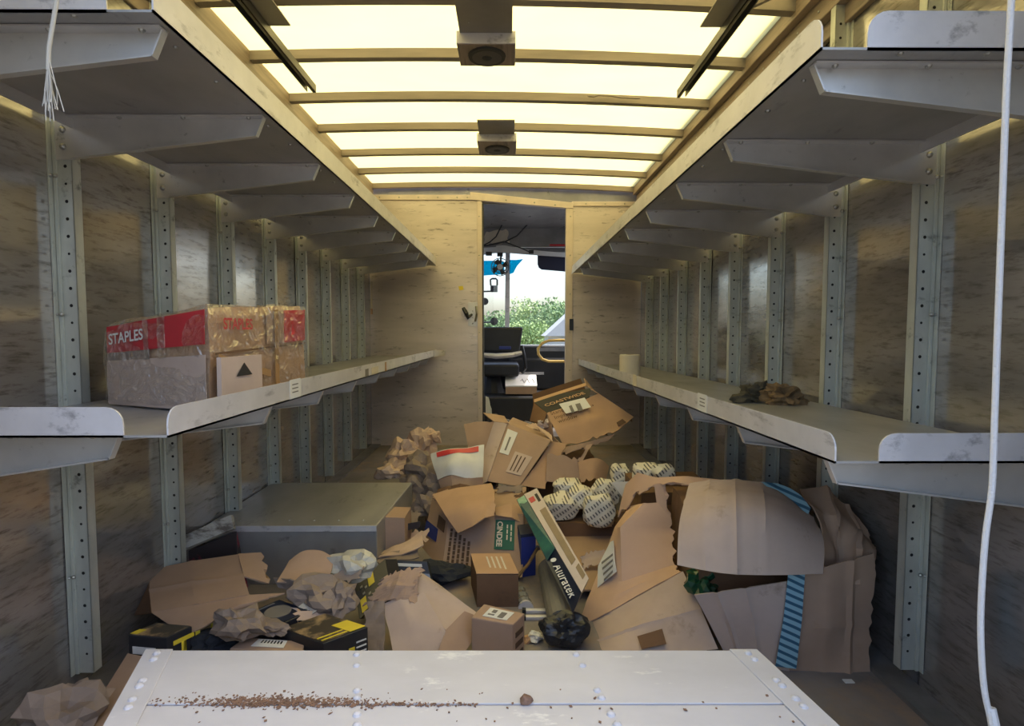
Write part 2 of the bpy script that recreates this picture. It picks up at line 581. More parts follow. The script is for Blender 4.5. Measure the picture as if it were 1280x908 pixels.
mat('blue_film', (0.02, 0.30, 0.62), rough=0.4)
mat('rail_yellow', (0.72, 0.50, 0.17), rough=0.4)
mat('copper', (0.45, 0.14, 0.05), rough=0.4, metal=0.6)
mat('leaf_a', (0.26, 0.38, 0.14), rough=0.7, col2=(0.42, 0.52, 0.22), vscale=0.9)
mat('leaf_b', (0.14, 0.24, 0.10), rough=0.7, col2=(0.25, 0.36, 0.16), vscale=0.9)
mat('bark', (0.10, 0.075, 0.05), rough=0.9)
mat('asphalt', (0.15, 0.145, 0.14), rough=0.95, var=0.2, vscale=1.0)
mat('grass_ground', (0.13, 0.17, 0.07), rough=0.95, var=0.3, vscale=0.6)
mat('roof_pale', (0.58, 0.56, 0.54), rough=0.8, var=0.1, vscale=2)

# translucent fibreglass roof skin: passes and scatters the daylight above it
m = bpy.data.materials.new('fibreglass')
m.use_nodes = True
nt = m.node_tree
nt.nodes.remove(nt.nodes['Principled BSDF'])
tl = _n(nt, 'ShaderNodeBsdfTranslucent')
df = _n(nt, 'ShaderNodeBsdfDiffuse')
df.inputs['Color'].default_value = (0.62, 0.57, 0.46, 1)
tc = _n(nt, 'ShaderNodeTexCoord')
mp = _n(nt, 'ShaderNodeMapping')
mp.inputs['Scale'].default_value = (1.0, 2.0, 1.0)
nz = _n(nt, 'ShaderNodeTexNoise')
nz.inputs['Scale'].default_value = 4.0
nz.inputs['Detail'].default_value = 8.0
cr = _n(nt, 'ShaderNodeMix', data_type='RGBA')
cr.inputs[6].default_value = (0.80, 0.665, 0.235, 1)
cr.inputs[7].default_value = (0.82, 0.695, 0.285, 1)
nt.links.new(tc.outputs['Object'], mp.inputs['Vector'])
nt.links.new(mp.outputs[0], nz.inputs['Vector'])
nt.links.new(nz.outputs['Fac'], cr.inputs[0])
nt.links.new(cr.outputs[2], tl.inputs['Color'])
mx = _n(nt, 'ShaderNodeMixShader')
mx.inputs[0].default_value = 0.28
nt.links.new(tl.outputs[0], mx.inputs[1])
nt.links.new(df.outputs[0], mx.inputs[2])
nt.links.new(mx.outputs[0], nt.nodes['Material Output'].inputs['Surface'])
MATS['fibreglass'] = m

# clear stretch wrap: mostly see-through, glossy wrinkles
m = bpy.data.materials.new('stretch_wrap')
m.use_nodes = True
nt = m.node_tree
nt.nodes.remove(nt.nodes['Principled BSDF'])
tr = _n(nt, 'ShaderNodeBsdfTransparent')
gl = _n(nt, 'ShaderNodeBsdfGlossy')
gl.inputs['Roughness'].default_value = 0.14
gl.inputs['Color'].default_value = (0.9, 0.9, 0.9, 1)
lw = _n(nt, 'ShaderNodeLayerWeight')
lw.inputs['Blend'].default_value = 0.25
ad = _n(nt, 'ShaderNodeMath', operation='MULTIPLY_ADD')
ad.inputs[1].default_value = 0.5
ad.inputs[2].default_value = 0.08
nz = _n(nt, 'ShaderNodeTexNoise')
nz.inputs['Scale'].default_value = 22
nz.inputs['Detail'].default_value = 3
nz.inputs['Distortion'].default_value = 1.5
tc = _n(nt, 'ShaderNodeTexCoord')
bp = _n(nt, 'ShaderNodeBump')
bp.inputs['Strength'].default_value = 0.9
bp.inputs['Distance'].default_value = 0.02
mx = _n(nt, 'ShaderNodeMixShader')
nt.links.new(tc.outputs['Object'], nz.inputs['Vector'])
nt.links.new(nz.outputs['Fac'], bp.inputs['Height'])
nt.links.new(bp.outputs[0], gl.inputs['Normal'])
nt.links.new(lw.outputs['Facing'], ad.inputs[0])
nt.links.new(ad.outputs[0], mx.inputs[0])
nt.links.new(tr.outputs[0], mx.inputs[1])
nt.links.new(gl.outputs[0], mx.inputs[2])
nt.links.new(mx.outputs[0], nt.nodes['Material Output'].inputs['Surface'])
MATS['stretch_wrap'] = m
# thin blue film that lets the sky glow through
m = bpy.data.materials.new('blue_film')
m.use_nodes = True
nt = m.node_tree
nt.nodes.remove(nt.nodes['Principled BSDF'])
tr = _n(nt, 'ShaderNodeBsdfTransparent')
tr.inputs['Color'].default_value = (0.02, 0.60, 0.80, 1)
df = _n(nt, 'ShaderNodeBsdfDiffuse')
df.inputs['Color'].default_value = (0.02, 0.30, 0.60, 1)
mx = _n(nt, 'ShaderNodeMixShader')
mx.inputs[0].default_value = 0.35
nt.links.new(tr.outputs[0], mx.inputs[1])
nt.links.new(df.outputs[0], mx.inputs[2])
nt.links.new(mx.outputs[0], nt.nodes['Material Output'].inputs['Surface'])
MATS['blue_film'] = m
# windscreen glass
m = bpy.data.materials.new('windscreen')
m.use_nodes = True
nt = m.node_tree
nt.nodes.remove(nt.nodes['Principled BSDF'])
tr = _n(nt, 'ShaderNodeBsdfTransparent')
tr.inputs['Color'].default_value = (0.93, 0.95, 0.95, 1)
gl = _n(nt, 'ShaderNodeBsdfGlossy')
gl.inputs['Roughness'].default_value = 0.03
mx = _n(nt, 'ShaderNodeMixShader')
mx.inputs[0].default_value = 0.06
nt.links.new(tr.outputs[0], mx.inputs[1])
nt.links.new(gl.outputs[0], mx.inputs[2])
nt.links.new(mx.outputs[0], nt.nodes['Material Output'].inputs['Surface'])
MATS['windscreen'] = m

# ------------------------------------------------------------------ the van body
XL, XR = -1.09, 1.04           # inner faces of the side walls
YB, YF = 0.62, 4.42            # rear opening and bulkhead
ZT = 1.90                      # top of the side walls
POSTS = [0.985 + 0.384 * k for k in range(9)]

fl = MB().box((XL - 0.03, YB, -0.04), (XR + 0.03, YF + 0.05, 0)).build('floor', 'floor_dirt')
fl['kind'] = 'structure'
for k, (x0, x1) in enumerate(((XL, XL + 0.07), (XR - 0.07, XR))):
    o = MB().box((x0, YB, 0.0), (x1, YF, 0.012)).build('floor_strip', 'sill_metal', fl)

def build_wall(name, X, s):
    """s = +1 when the room lies towards +X"""
    w = MB().box((X - s * 0.025, YB, -0.04), (X - s * 0.006, YF + 0.05, ZT + 0.12)).build(name, 'dark_metal')
    w['kind'] = 'structure'
    edges = [YB] + POSTS + [YF]
    for a, b in zip(edges[:-1], edges[1:]):
        if b - a < 0.05:
            continue
        rows = []
        nn = 6
        for i in range(nn + 1):
            z = 0.012 + (ZT - 0.012) * i / nn
            rows.append([V(X + s * 0.004 * noise.noise(V(a * 3, j * 0.7, z * 2.0)), a + 0.003 + (b - a - 0.006) * j / 3, z) for j in range(4)])
        mb = MB().grid(rows)
        mb.grid([[q - V(s * 0.004, 0, 0) for q in r] for r in rows])
        mb.build('wall_panel', 'panel_metal', w, smooth=True)
    # posts: web facing the rear with a row of holes, a flange on the wall and a folded inner edge
    def post_mesh():
        mb = MB()
        mb.box((0, 0, 0.05), (s * 0.046, 0.003, ZT))
        mb.box((s * 0.043, 0, 0.05), (s * 0.046, 0.028, ZT))
        mb.box((s * 0.0005, -0.018, 0.05), (s * 0.0035, 0, ZT))
        mb.box((s * 0.004, -0.006, 0.05), (s * 0.012, 0, ZT))
        return mb
    p0 = post_mesh().build('post', 'post_metal', w, world=False, bevel=0.0012)
    p0.location = (X, POSTS[0], 0)
    hm = MB()
    z = 0.10
    k = 0
    while z < ZT - 0.04:
        hm.disc((s * 0.030, -0.0002, z), (0, -1, 0), 0.0042 if k % 4 else 0.0032, 0.0006, 8)
        z += 0.0415
        k += 1
    h = hm.build('holes', 'hole_dark', p0, world=False)
    sc = MB()
    for z in (0.3, 0.62, 0.95, 1.28, 1.6):
        sc.dome((s * 0.010, -0.006, z), (0, -1, 0), 0.006, 0.005)
        sc.dome((s * 0.002, -0.012, z), (s, 0, 0), 0.004, 0.005)
    sc.build('screws', 'bolt_metal', p0, world=False)
    for y in POSTS[1:]:
        copy_tree(p0, w, (X, y, 0))
    return w
# unseen rear frame at the roller door opening, added to cut light from behind
wb = MB().box((XL - 0.025, YB - 0.05, -0.04), (-0.80, YB, ZT + 0.16)).box((0.78, YB - 0.05, -0.04), (XR + 0.025, YB, ZT + 0.16))\
    .box((-0.80, YB - 0.05, 1.80), (0.78, YB, ZT + 0.16)).build('wall_back_blocker', 'cab_metal')
wb['kind'] = 'structure'
wl = build_wall('wall_left', XL, 1)
wr = build_wall('wall_right', XR, -1)

# ------------------------------------------------------------------ roof
RXL, RXR = -1.05, 0.965
RIBS = [0.62, 0.80, 1.18, 1.57, 1.96, 2.36, 2.77, 3.17, 3.60, 4.0, 4.40]
def roofz(x):
    t = (x + 0.04) / 1.0
    return 2.026 - 0.022 * t * t - 0.012 * x
ceil = bpy.data.objects.new('ceiling', None)
COL.objects.link(ceil)
ceil['kind'] = 'structure'
XS = [RXL - 0.05 + (RXR - RXL + 0.10) * i / 16 for i in range(17)]
for a, b in zip(RIBS[:-1], RIBS[1:]):
    rows = [[V(x, a + (b - a) * j / 3, roofz(x) + 0.03 + 0.004 * noise.noise(V(x * 2, a + j, 0))) for x in XS] for j in range(4)]
    MB().grid(rows).build('roof_panel', 'fibreglass', ceil, smooth=True)
for y in RIBS[1:]:
    mb = MB()
    low = [V(x, y - 0.018, roofz(x) - 0.006) for x in XS]
    poly = []
    for x0, x1 in zip(XS[:-1], XS[1:]):
        z0, z1 = roofz(x0), roofz(x1)
        mb.hexa([V(x0, y - 0.018, z0 - 0.008), V(x1, y - 0.018, z1 - 0.008), V(x1, y + 0.018, z1 - 0.008), V(x0, y + 0.018, z0 - 0.008)],
                [V(x0, y - 0.018, z0 + 0.029), V(x1, y - 0.018, z1 + 0.029), V(x1, y + 0.018, z1 + 0.029), V(x0, y + 0.018, z0 + 0.029)])
    mb.build('rib', 'rib_wood', ceil)
# side rails under the roof edge, stepped like folded sheet
for nm, X, s, e in (('trim_1', XL, 1, RXL), ('trim_2', XR, -1, RXR)):
    r = MB()
    t = bpy.data.objects.new(nm, None)
    COL.objects.link(t)
    t['kind'] = 'structure'
    MB().box((X - s * 0.02, YB, 1.965), (e, YF, 2.06)).build('top_rail', 'rail_wood', t, bevel=0.003)
    w = abs(e - X)
    MB().box((X, YB, 1.90), (X + s * (w * 0.62), YF, 1.966)).build('middle_rail', 'rail_wood', t, bevel=0.003)
    MB().box((X, YB, 1.845), (X + s * (w * 0.25), YF, 1.90)).build('lower_rail', 'rail_wood', t, bevel=0.003)
    sm = MB()
    y = YB + 0.06
    while y < YF:
        sm.dome((X + s * w * 0.62, y, 1.932), (s, 0, 0), 0.005, 0.003)
        y += 0.13
    sm.build('rivets', 'bolt_metal', t)

# ------------------------------------------------------------------ bulkhead with the doorway to the cab
DXL, DXR = -0.215, 0.455
bh = bpy.data.objects.new('wall_front', None)
COL.objects.link(bh)
bh['kind'] = 'structure'
MB().box((XL, YF, 0), (DXL, YF + 0.025, 1.93)).build('bulkhead_panel', 'bulkhead_paint', bh, bevel=0.002)
MB().box((DXR, YF, 0), (XR, YF + 0.025, 1.885)).build('bulkhead_panel', 'bulkhead_paint', bh, bevel=0.002)
MB().box((XL, YF - 0.012, 1.925), (-0.27, YF + 0.02, 1.965)).build('top_strip', 'bulkhead_trim', bh, bevel=0.002)
MB().box((0.49, YF - 0.012, 1.88), (XR, YF + 0.02, 1.915)).build('top_strip', 'bulkhead_trim', bh, bevel=0.002)
MB().hexa([V(-0.30, YF - 0.018, 1.925), V(0.50, YF - 0.018, 1.858), V(0.50, YF + 0.03, 1.858), V(-0.30, YF + 0.03, 1.925)],
          [V(-0.30, YF - 0.018, 1.985), V(0.50, YF - 0.018, 1.905), V(0.50, YF + 0.03, 1.905), V(-0.30, YF + 0.03, 1.985)]).build('door_header', 'bulkhead_trim', bh, bevel=0.003)
MB().box((DXL - 0.03, YF - 0.012, 0.0), (DXL + 0.006, YF + 0.04, 1.93)).build('door_jamb', 'bulkhead_trim', bh, bevel=0.002)
MB().box((DXR - 0.01, YF - 0.012, 0.0), (DXR + 0.045, YF + 0.04, 1.885)).build('door_jamb', 'bulkhead_trim', bh, bevel=0.002)
MB().box((DXL + 0.006, YF + 0.0, 0.0), (DXL + 0.018, YF + 0.05, 1.9)).build('door_seal', 'dark_metal', bh)
# plate of silver sheet closing the gap above the right half, dark seam below it
MB().hexa([V(XL, YF + 0.03, 1.92), V(XR, YF + 0.03, 1.88), V(XR, YF + 0.04, 1.88), V(XL, YF + 0.04, 1.92)],
          [V(XL, YF + 0.03, 2.06), V(XR, YF + 0.03, 2.06), V(XR, YF + 0.04, 2.06), V(XL, YF + 0.04, 2.06)])\
    .build('gap_plate', 'cab_metal', bh)
sc = MB()
for x in (-1.0, -0.85, -0.7, -0.55, -0.4, -0.32):
    sc.dome((x, YF - 0.012, 1.945), (0, -1, 0), 0.007, 0.004)
for x in (0.6, 0.75, 0.9):
    sc.dome((x, YF - 0.012, 1.898), (0, -1, 0), 0.007, 0.004)
for z in (0.3, 0.6, 0.9, 1.2, 1.5, 1.8):
    sc.dome((DXL - 0.015, YF - 0.012, z), (0, -1, 0), 0.006, 0.004)
    sc.dome((DXR + 0.025, YF - 0.012, z), (0, -1, 0), 0.006, 0.004)
for x, z in ((-0.02, 1.925), (0.2, 1.905), (0.36, 1.888)):
    sc.dome((x, YF - 0.018, z), (0, -1, 0), 0.008, 0.004)
sc.build('screws', 'bolt_metal', bh)

# lock plate with its lever on the left half
lk = thing('door_lock', 'square metal lock plate with black lever beside the doorway', 'lock', at(590, 393, YF) + V(0, -0.005, 0))
a, b = at(585, 378, YF - 0.004), at(603, 408, YF - 0.004)
MB().box((a.x, YF - 0.006, b.z), (b.x - 0.006, YF, a.z)).build('lock_plate', 'bracket_metal', lk, bevel=0.001)
mb = MB()
for zz in (0.02, -0.02, -0.055):
    mb.dome((b.x - 0.03, YF - 0.006, (a.z + b.z) / 2 + zz), (0, -1, 0), 0.007, 0.006)
    mb.dome((b.x - 0.075, YF - 0.006, (a.z + b.z) / 2 + zz * 1.3), (0, -1, 0), 0.006, 0.006)
mb.build('bolts', 'bolt_metal', lk)
MB().tube([at(595, 383, YF - 0.02), at(596, 392, YF - 0.03), at(594, 402, YF - 0.02)], 0.008, 8).build('latch_bar', 'bolt_metal', lk)
MB().tube([at(579, 385, YF - 0.02), at(583, 392, YF - 0.028), at(585, 397, YF - 0.02), at(590, 393, YF - 0.008)], [0.014, 0.018, 0.016, 0.01], 8).build('lever', 'black_plastic', lk)
q = quad('yellow_sticker', at(574, 363, YF - 0.001), V(0.035, 0, 0.004), V(-0.006, 0, 0.03), 'yellow_print', None, lift=0.0)
tag(q, 'small torn yellow sticker on the bulkhead above the lock', 'sticker')
ls = MB()
a = at(714, 406, YF - 0.002)
ls.box((a.x - 0.015, YF - 0.016, a.z - 0.045), (a.x + 0.016, YF, a.z + 0.045))
tag(ls.build('strike_plate', 'navy_print', None, bevel=0.002), 'small dark strike plate on the right door jamb', 'strike plate')

# ------------------------------------------------------------------ shelves
def shelf(label, s, xf, z_near, z_far, lip_h, stickers, y0=0.925, rear_gap=0.075, reach=0.0):
    """s=-1 left wall, +1 right wall; xf = |x| of the front edge"""
    XW = XL if s < 0 else XR
    root = thing('shelf', label, 'shelf', (s * (xf + abs(XW)) / 2, (y0 + YF) / 2, (z_near + z_far) / 2), group='side shelves')
    zz = lambda y: z_near + (z_far - z_near) * (y - y0) / (YF - y0)
    y1 = YF - 0.025
    xw = XW - s * 0.056
    # deck
    MB().hexa([V(s * xf, y0, zz(y0)), V(xw, y0, zz(y0)), V(xw, y1, zz(y1)), V(s * xf, y1, zz(y1))],
              [V(s * xf, y0, zz(y0) + .004), V(xw, y0, zz(y0) + .004), V(xw, y1, zz(y1) + .004), V(s * xf, y1, zz(y1) + .004)]).build('deck', 'shelf_metal', root)
    def lip(o, d, L, h, zend, tx):
        """upstand along d from o, rounded at its rear end"""
        poly = [V(0, 0, 0)]
        r = h * 0.55
        for k in range(6):
            t = math.pi - k * math.pi / 10
            poly.append(V(r + r * math.cos(t), 0, h - r + r * math.sin(t)))
        poly += [V(L, 0, h), V(L, 0, 0)]
        pts = [o + d * p.x + V(0, 0, p.z + (zend - o.z) * p.x / L) for p in poly]
        return MB().prism(pts, tx)
    lip(V(s * xf, y0, zz(y0)), V(0, 1, 0), y1 - y0, lip_h, zz(y1), V(s * 0.003, 0, 0)).build('front_lip', 'lip_metal', root)
    xr = s * (xf + rear_gap)
    lip(V(xr, y0, zz(y0)), V(s, 0, 0), abs(xw - xr), lip_h * 1.02, zz(y0), V(0, 0.003, 0)).build('rear_lip', 'lip_metal', root)
    # angle along the wall
    MB().hexa([V(xw, y0, zz(y0) - .026), V(xw + s * .004, y0, zz(y0) - .026), V(xw + s * .004, y1, zz(y1) - .026), V(xw, y1, zz(y1) - .026)],
              [V(xw, y0, zz(y0)), V(xw + s * .004, y0, zz(y0)), V(xw + s * .004, y1, zz(y1)), V(xw, y1, zz(y1))]).build('wall_angle', 'bracket_metal', root)
    rv = MB()
    for y in POSTS:
        zt = zz(y) - 0.001
        sh = reach if y < 1.1 else 0.0            # the rearmost bracket may be shorter
        xa, xb = XW - s * 0.004, s * (xf + 0.012 + sh)
        X2 = s * (xf + 0.032 + sh)
        yy = y - 0.004
        poly = [V(xa, yy, zt), V(xb, yy, zt), V(X2, yy, zt - 0.046), V(XW - s * 0.055, yy, zt - 0.098), V(xa, yy, zt - 0.098)]
        mb = MB().prism(poly, V(0, 0.0028, 0))
        mb.box((XW - s * 0.055, yy - 0.022, zt - 0.003), (xb, yy, zt))          # top flange
        d = (V(XW - s * 0.055, 0, zt - 0.098) - V(X2, 0, zt - 0.046))
        mb.obox(V(X2, yy, zt - 0.046), d, V(0, -0.012, 0), V(0, 0, 0.003))      # rolled lower edge
        d2 = V(X2, 0, zt - 0.046) - V(xb, 0, zt)
        mb.obox(V(xb, yy, zt), d2, V(0, -0.012, 0), V(s * 0.003, 0, 0))
        br = mb.build('bracket', 'bracket_metal', root)
        bo = MB()
        for dz in (0.028, 0.068):
            bo.dome((XW - s * 0.030, yy, zt - dz), (0, -1, 0), 0.0085, 0.007)
        for f in (0.08, 0.42, 0.75):
            bo.dome((xb + (XW - s * 0.06 - xb) * f, yy - 0.011, zt - 0.003), (0, 0, -1), 0.006, 0.005)
        bo.build('bolts', 'bolt_metal', br)
        rv.dome((s * (xf + 0.03), y + 0.19, zz(y + .19)), (0, 0, -1), 0.006, 0.004)
        rv.dome((s * (xf + 0.03), y + 0.05, zz(y + .05)), (0, 0, -1), 0.005, 0.004)
    for f in (0.15, 0.5, 0.8):
        rv.dome((xr + (xw - xr) * f, y0 + 0.012, zz(y0)), (0, 0, -1), 0.006, 0.004)
    rv.build('rivets', 'bolt_metal', root)
    for (y, w, hh, m_) in stickers:
        z = zz(y) + 0.003
        st = MB().box((s * xf - s * 0.0012, y, z), (s * xf - s * 0.0004, y + w, z + hh)).build('sticker', m_, root)
        if m_ == 'paper_white':
            ink = MB()
            for k in range(3):
                ink.box((s * xf - s * 0.0016, y + w * 0.2, z + hh * (0.3 + 0.2 * k)), (s * xf - s * 0.0012, y + w * 0.75, z + hh * (0.36 + 0.2 * k)))
            ink.build('print', 'ink_grey', st)
    return root
sh_ul = shelf('upper shelf along the left wall with tapered metal brackets underneath', -1, 0.565, 1.417, 1.417, 0.062, [])
sh_ur = shelf('upper shelf along the right wall with tapered metal brackets underneath', 1, 0.502, 1.362, 1.362, 0.06, [])
sh_ll = shelf('lower shelf on the left wall carrying the shrink wrapped parcel', -1, 0.565, 0.733, 0.715, 0.05,
              [(1.44, 0.075, 0.05, 'paper_white'), (2.3, 0.12, 0.03, 'roll_paper'), (2.55, 0.03, 0.04, 'cardboard_warm'), (2.2, 0.05, 0.03, 'ink_grey')], reach=0.10)
sh_lr = shelf('lower shelf on the right wall carrying a paper roll and rags', 1, 0.546, 0.688, 0.642, 0.05,
              [(1.53, 0.075, 0.05, 'paper_white'), (2.38, 0.07, 0.05, 'roll_paper'), (3.35, 0.10, 0.045, 'paper_white')])
# thin bent end tab of the right upper shelf
sheet('bent_tab', [[V(0.50, 4.26, 1.362), V(0.50, 4.26, 1.422)], [V(0.485, 4.36, 1.350), V(0.49, 4.36, 1.41)]], 'lip_metal', sh_ur, sub=3, wob=0, th=0.003)
sheet('bent_tab', [[V(-0.565, 4.2, .715), V(-0.565, 4.2, .768)], [V(-0.50, 4.36, .725), V(-0.50, 4.36, .76)]], 'lip_metal', sh_ll, sub=3, wob=0, th=0.003)

# ------------------------------------------------------------------ roller-door tracks, ceiling speakers
def track(label, x, y1, s):
    z = 1.905
    r = thing('door_track', label, 'track', (x, 1.5, z))
    mb = MB()
    mb.box((x - .017, YB, z), (x + .017, y1, z + .003))
    mb.box((x - s * .017, YB, z - .028), (x - s * .014, y1, z))
    mb.box((x + s * .014, YB, z - .028), (x + s * .017, y1 - 0.01, z))
    mb.box((x - s * .017, YB, z - .028), (x - s * .004, y1, z - .0255))
    mb.build('channel', 'track_metal', r)
    ya = 1.90
    MB().box((x - s * 0.005, ya - 0.45, z + 0.004), (x - s * 0.085, ya, z + 0.008)).build('hanger_plate', 'speaker_plate', r)
    MB().box((x - s * 0.012, ya - 0.12, z), (x - s * 0.009, ya + 0.02, roofz(x))).build('hanger', 'rib_wood', r)
    e = RXL if s < 0 else RXR
    MB().tube([V(x + s * 0.015, 1.78, z - 0.005), V(e + s * 0.0, 1.72, 1.985)], 0.008, 6).build('brace', 'rib_wood', r)
    return r
track('dark roller door track hanging on the left of the roof', -0.80, 2.34, -1)
track('dark roller door track hanging on the right of the roof', 0.715, 2.38, 1)

def speaker(label, x0, x1, y0, y1, yplate, rad):
    zc = 1.955
    r = thing('ceiling_speaker', label, 'speaker', ((x0 + x1) / 2, (y0 + y1) / 2, zc), group='speakers on the roof ribs')
    MB().box((x0 + 0.012, yplate, 1.992), (x1 - 0.012, y0 + 0.01, 1.998)).build('cover_plate', 'speaker_plate', r)
    MB().box((x0, y0, zc), (x1, y1, 2.0)).build('housing', 'lip_metal', r, bevel=0.002)
    MB().box((x0 + 0.001, y0 + 0.006, zc - 0.002), (x1 - 0.001, y1 - 0.001, zc + 0.001)).build('base_plate', 'rail_wood', r)
    cx, cy = (x0 + x1) / 2, y0 + (y1 - y0) * 0.52
    MB().tube([V(cx, cy, zc - 0.001), V(cx, cy, zc - 0.010)], [rad, rad * 0.96], 24).build('rim', 'speaker_black', r)
    cn = MB().tube([V(cx, cy, zc - 0.0105), V(cx, cy, zc - 0.011)], [rad * 0.78, rad * 0.78], 24).build('grille', 'speaker_cone', r)
    MB().dome((cx, cy, zc - 0.011), (0, 0, -1), rad * 0.3, 0.004).build('dust_cap', 'speaker_black', cn)
    MB().disc((x0 + 0.05, y0 - 0.07, 1.992), (0, 0, -1), 0.003).build('screw', 'bolt_metal', r)
speaker('larger looking ceiling speaker nearer the rear with long cover plate', -0.19, 0.025, 2.10, 2.27, 1.50, 0.072)
speaker('ceiling speaker farther forward nearer the cab doorway', -0.175, 0.043, 3.15, 3.40, 2.95, 0.072)

# cable clipped along the ribs
cb = MB().tube([at(735, 120, 2.70), at(742, 121, 2.72), at(748, 119, 2.72), at(765, 120, 2.72), at(775, 122, 2.72), at(800, 123, 2.72)], 0.004, 6).build('cable', 'rib_wood', None, smooth=True)
tag(cb, 'thin loose cable looping above a roof rib on the right', 'cable')

# ------------------------------------------------------------------ wheel housing on the left
wh = thing('wheel_housing', 'low sheet metal wheel housing beside the left wall', 'wheel housing', (-0.78, 2.25, 0))
hz = 0.215
A, B = onz(293, 658, hz), onz(471, 657, hz)
Cc, D = onz(513, 607, hz), onz(340, 597, hz)
xw = XL + 0.004
base = [V(xw, A.y, 0), V(B.x, B.y, 0), V(Cc.x, Cc.y + 0.05, 0), V(xw, Cc.y + 0.05, 0)]
MB().hexa(base, [q + V(0, 0, hz) for q in base]).build('housing_body', 'shelf_metal', wh, bevel=0.004)
MB().box((xw, A.y - 0.003, hz - 0.02), (B.x, A.y, hz + 0.001)).build('edge_strip', 'lip_metal', wh)
mb = MB()
for k in range(6):
    mb.dome(V(xw + 0.1 + k * 0.09, A.y + 0.06, hz), (0, 0, 1), 0.006, 0.003)
mb.build('rivets', 'bolt_metal', wh)

# ------------------------------------------------------------------ low white riveted chest in the rear opening
wc = thing('step_box', 'low white painted metal box with rivets and rust in the rear opening', 'metal box', (-0.1, 0.75, 0))
zt = 0.30
p = [onz(182, 814, zt), onz(946, 814, zt), onz(1047, 908, zt), onz(130, 908, zt)]
dr, dl = (p[2] - p[1]), (p[3] - p[0])
yn = 0.55
nr_, nl_ = p[1] + dr * ((yn - p[1].y) / dr.y), p[0] + dl * ((yn - p[0].y) / dl.y)
top = [nl_, nr_, p[1], p[0]]
MB().hexa([V(q.x, q.y, 0.0) for q in top], [V(q.x, q.y, zt - 0.003) for q in top]).build('box_body', 'white_paint', wc)
def lerp2(u, v):
    return (top[0].lerp(top[1], u)).lerp(top[3].lerp(top[2], u), v)
def plate(u0, u1, v0, v1, z0, h, nm, m_='white_paint', bev=0.001):
    c = [lerp2(u0, v0), lerp2(u1, v0), lerp2(u1, v1), lerp2(u0, v1)]
    return MB().hexa([V(q.x, q.y, z0) for q in c], [V(q.x, q.y, z0 + h) for q in c]).build(nm, m_, wc, bevel=bev)
vs_ = (onz(600, 880, zt).y - yn) / (p[0].y - yn)
plate(0, 1, 0, vs_ - 0.0035, zt - 0.003, 0.003, 'lid_panel')
plate(0, 1, vs_ + 0.0035, 1, zt - 0.003, 0.004, 'lid_panel')
plate(0.0, 0.045, 0, 1, zt + 0.001, 0.003, 'edge_strip')
plate(0.955, 1.0, 0, 1, zt + 0.001, 0.003, 'edge_strip')
rv = MB()
for u in (0.022, 0.978):
    for v in (0.97, 0.93, 0.80, 0.77, 0.70, 0.66, 0.55, 0.52, 0.35, 0.3, 0.15):
        q = lerp2(u, v)
        rv.dome((q.x, q.y, zt + 0.004), (0, 0, 1), 0.008, 0.005)
for u in (0.345, 0.70):
    for v in (0.97, 0.90, vs_ + 0.07, vs_ + 0.03, vs_ - 0.05, vs_ - 0.1, 0.2):
        q = lerp2(u, v)
        rv.dome((q.x, q.y, zt + 0.001), (0, 0, 1), 0.0075, 0.005)
rv.build('rivets', 'white_paint', wc, smooth=True)
# rust crumbs lying along the seam
rnd = random.Random(4)
cr = MB()
for k in range(1500):
    if k < 1150:
        px, py = rnd.gauss(350, 60), 879 + rnd.gauss(0, 1) * 3.2 - abs(rnd.gauss(0, 3)) * (1 if rnd.random() < .5 else 0)
    elif k < 1440:
        px, py = rnd.uniform(300, 600), 881 + rnd.gauss(0, 1.5)
    else:
        px, py = rnd.uniform(240, 1000), rnd.uniform(862, 904)
    q = onz(px, py, zt + 0.001)
    r = rnd.uniform(0.0005, 0.0017) if k < 1440 else rnd.uniform(0.0008, 0.0022)
    cr.obox(q - V(r, r, 0), V(2 * r, rnd.uniform(-r, r), 0), V(rnd.uniform(-r, r), 2 * r, 0), V(0, 0, r * rnd.uniform(0.4, 1)))
tag(cr.build('rust_crumbs', 'rust_dirt', None), 'brown rust crumbs scattered along the seam of the white box', 'rust', kind='stuff')
ck = wad('dirt_clump', onz(658, 879, zt) + V(0, 0, 0.006), (0.011, 0.009, 0.008), 'rust_dirt', None, seed=9, sub=2)
tag(ck, 'small brown clump of dirt on the white box', 'dirt')

# ------------------------------------------------------------------ the cab seen through the doorway
YC = 5.95
cf = MB().box((-1.05, YF + 0.05, -0.02), (1.05, YC, 0.06)).build('floor', 'floor_dirt')
cf['kind'] = 'structure'
cw = MB().box((-1.07, YF + 0.05, 0), (-1.05, YC, 0.75)).box((-1.07, YF + 0.05, 0.75), (-1.05, YF + 0.5, 1.95)).build('wall_cab_left', 'cab_metal')
cw['kind'] = 'structure'
cw = MB().box((1.05, YF + 0.05, 0), (1.07, YC, 0.75)).box((1.05, YF + 0.05, 0.75), (1.07, YF + 0.45, 1.95)).build('wall_cab_right', 'cab_metal')
cw['kind'] = 'structure'
cc = MB().hexa([V(-1.07, YF + 0.04, 1.97), V(1.07, YF + 0.04, 1.95), V(1.07, YC + 0.05, 1.90), V(-1.07, YC + 0.05, 1.90)],
               [V(-1.07, YF + 0.04, 2.0), V(1.07, YF + 0.04, 2.0), V(1.07, YC + 0.05, 1.93), V(-1.07, YC + 0.05, 1.93)]).build('ceiling_cab', 'cab_metal')
cc['kind'] = 'structure'
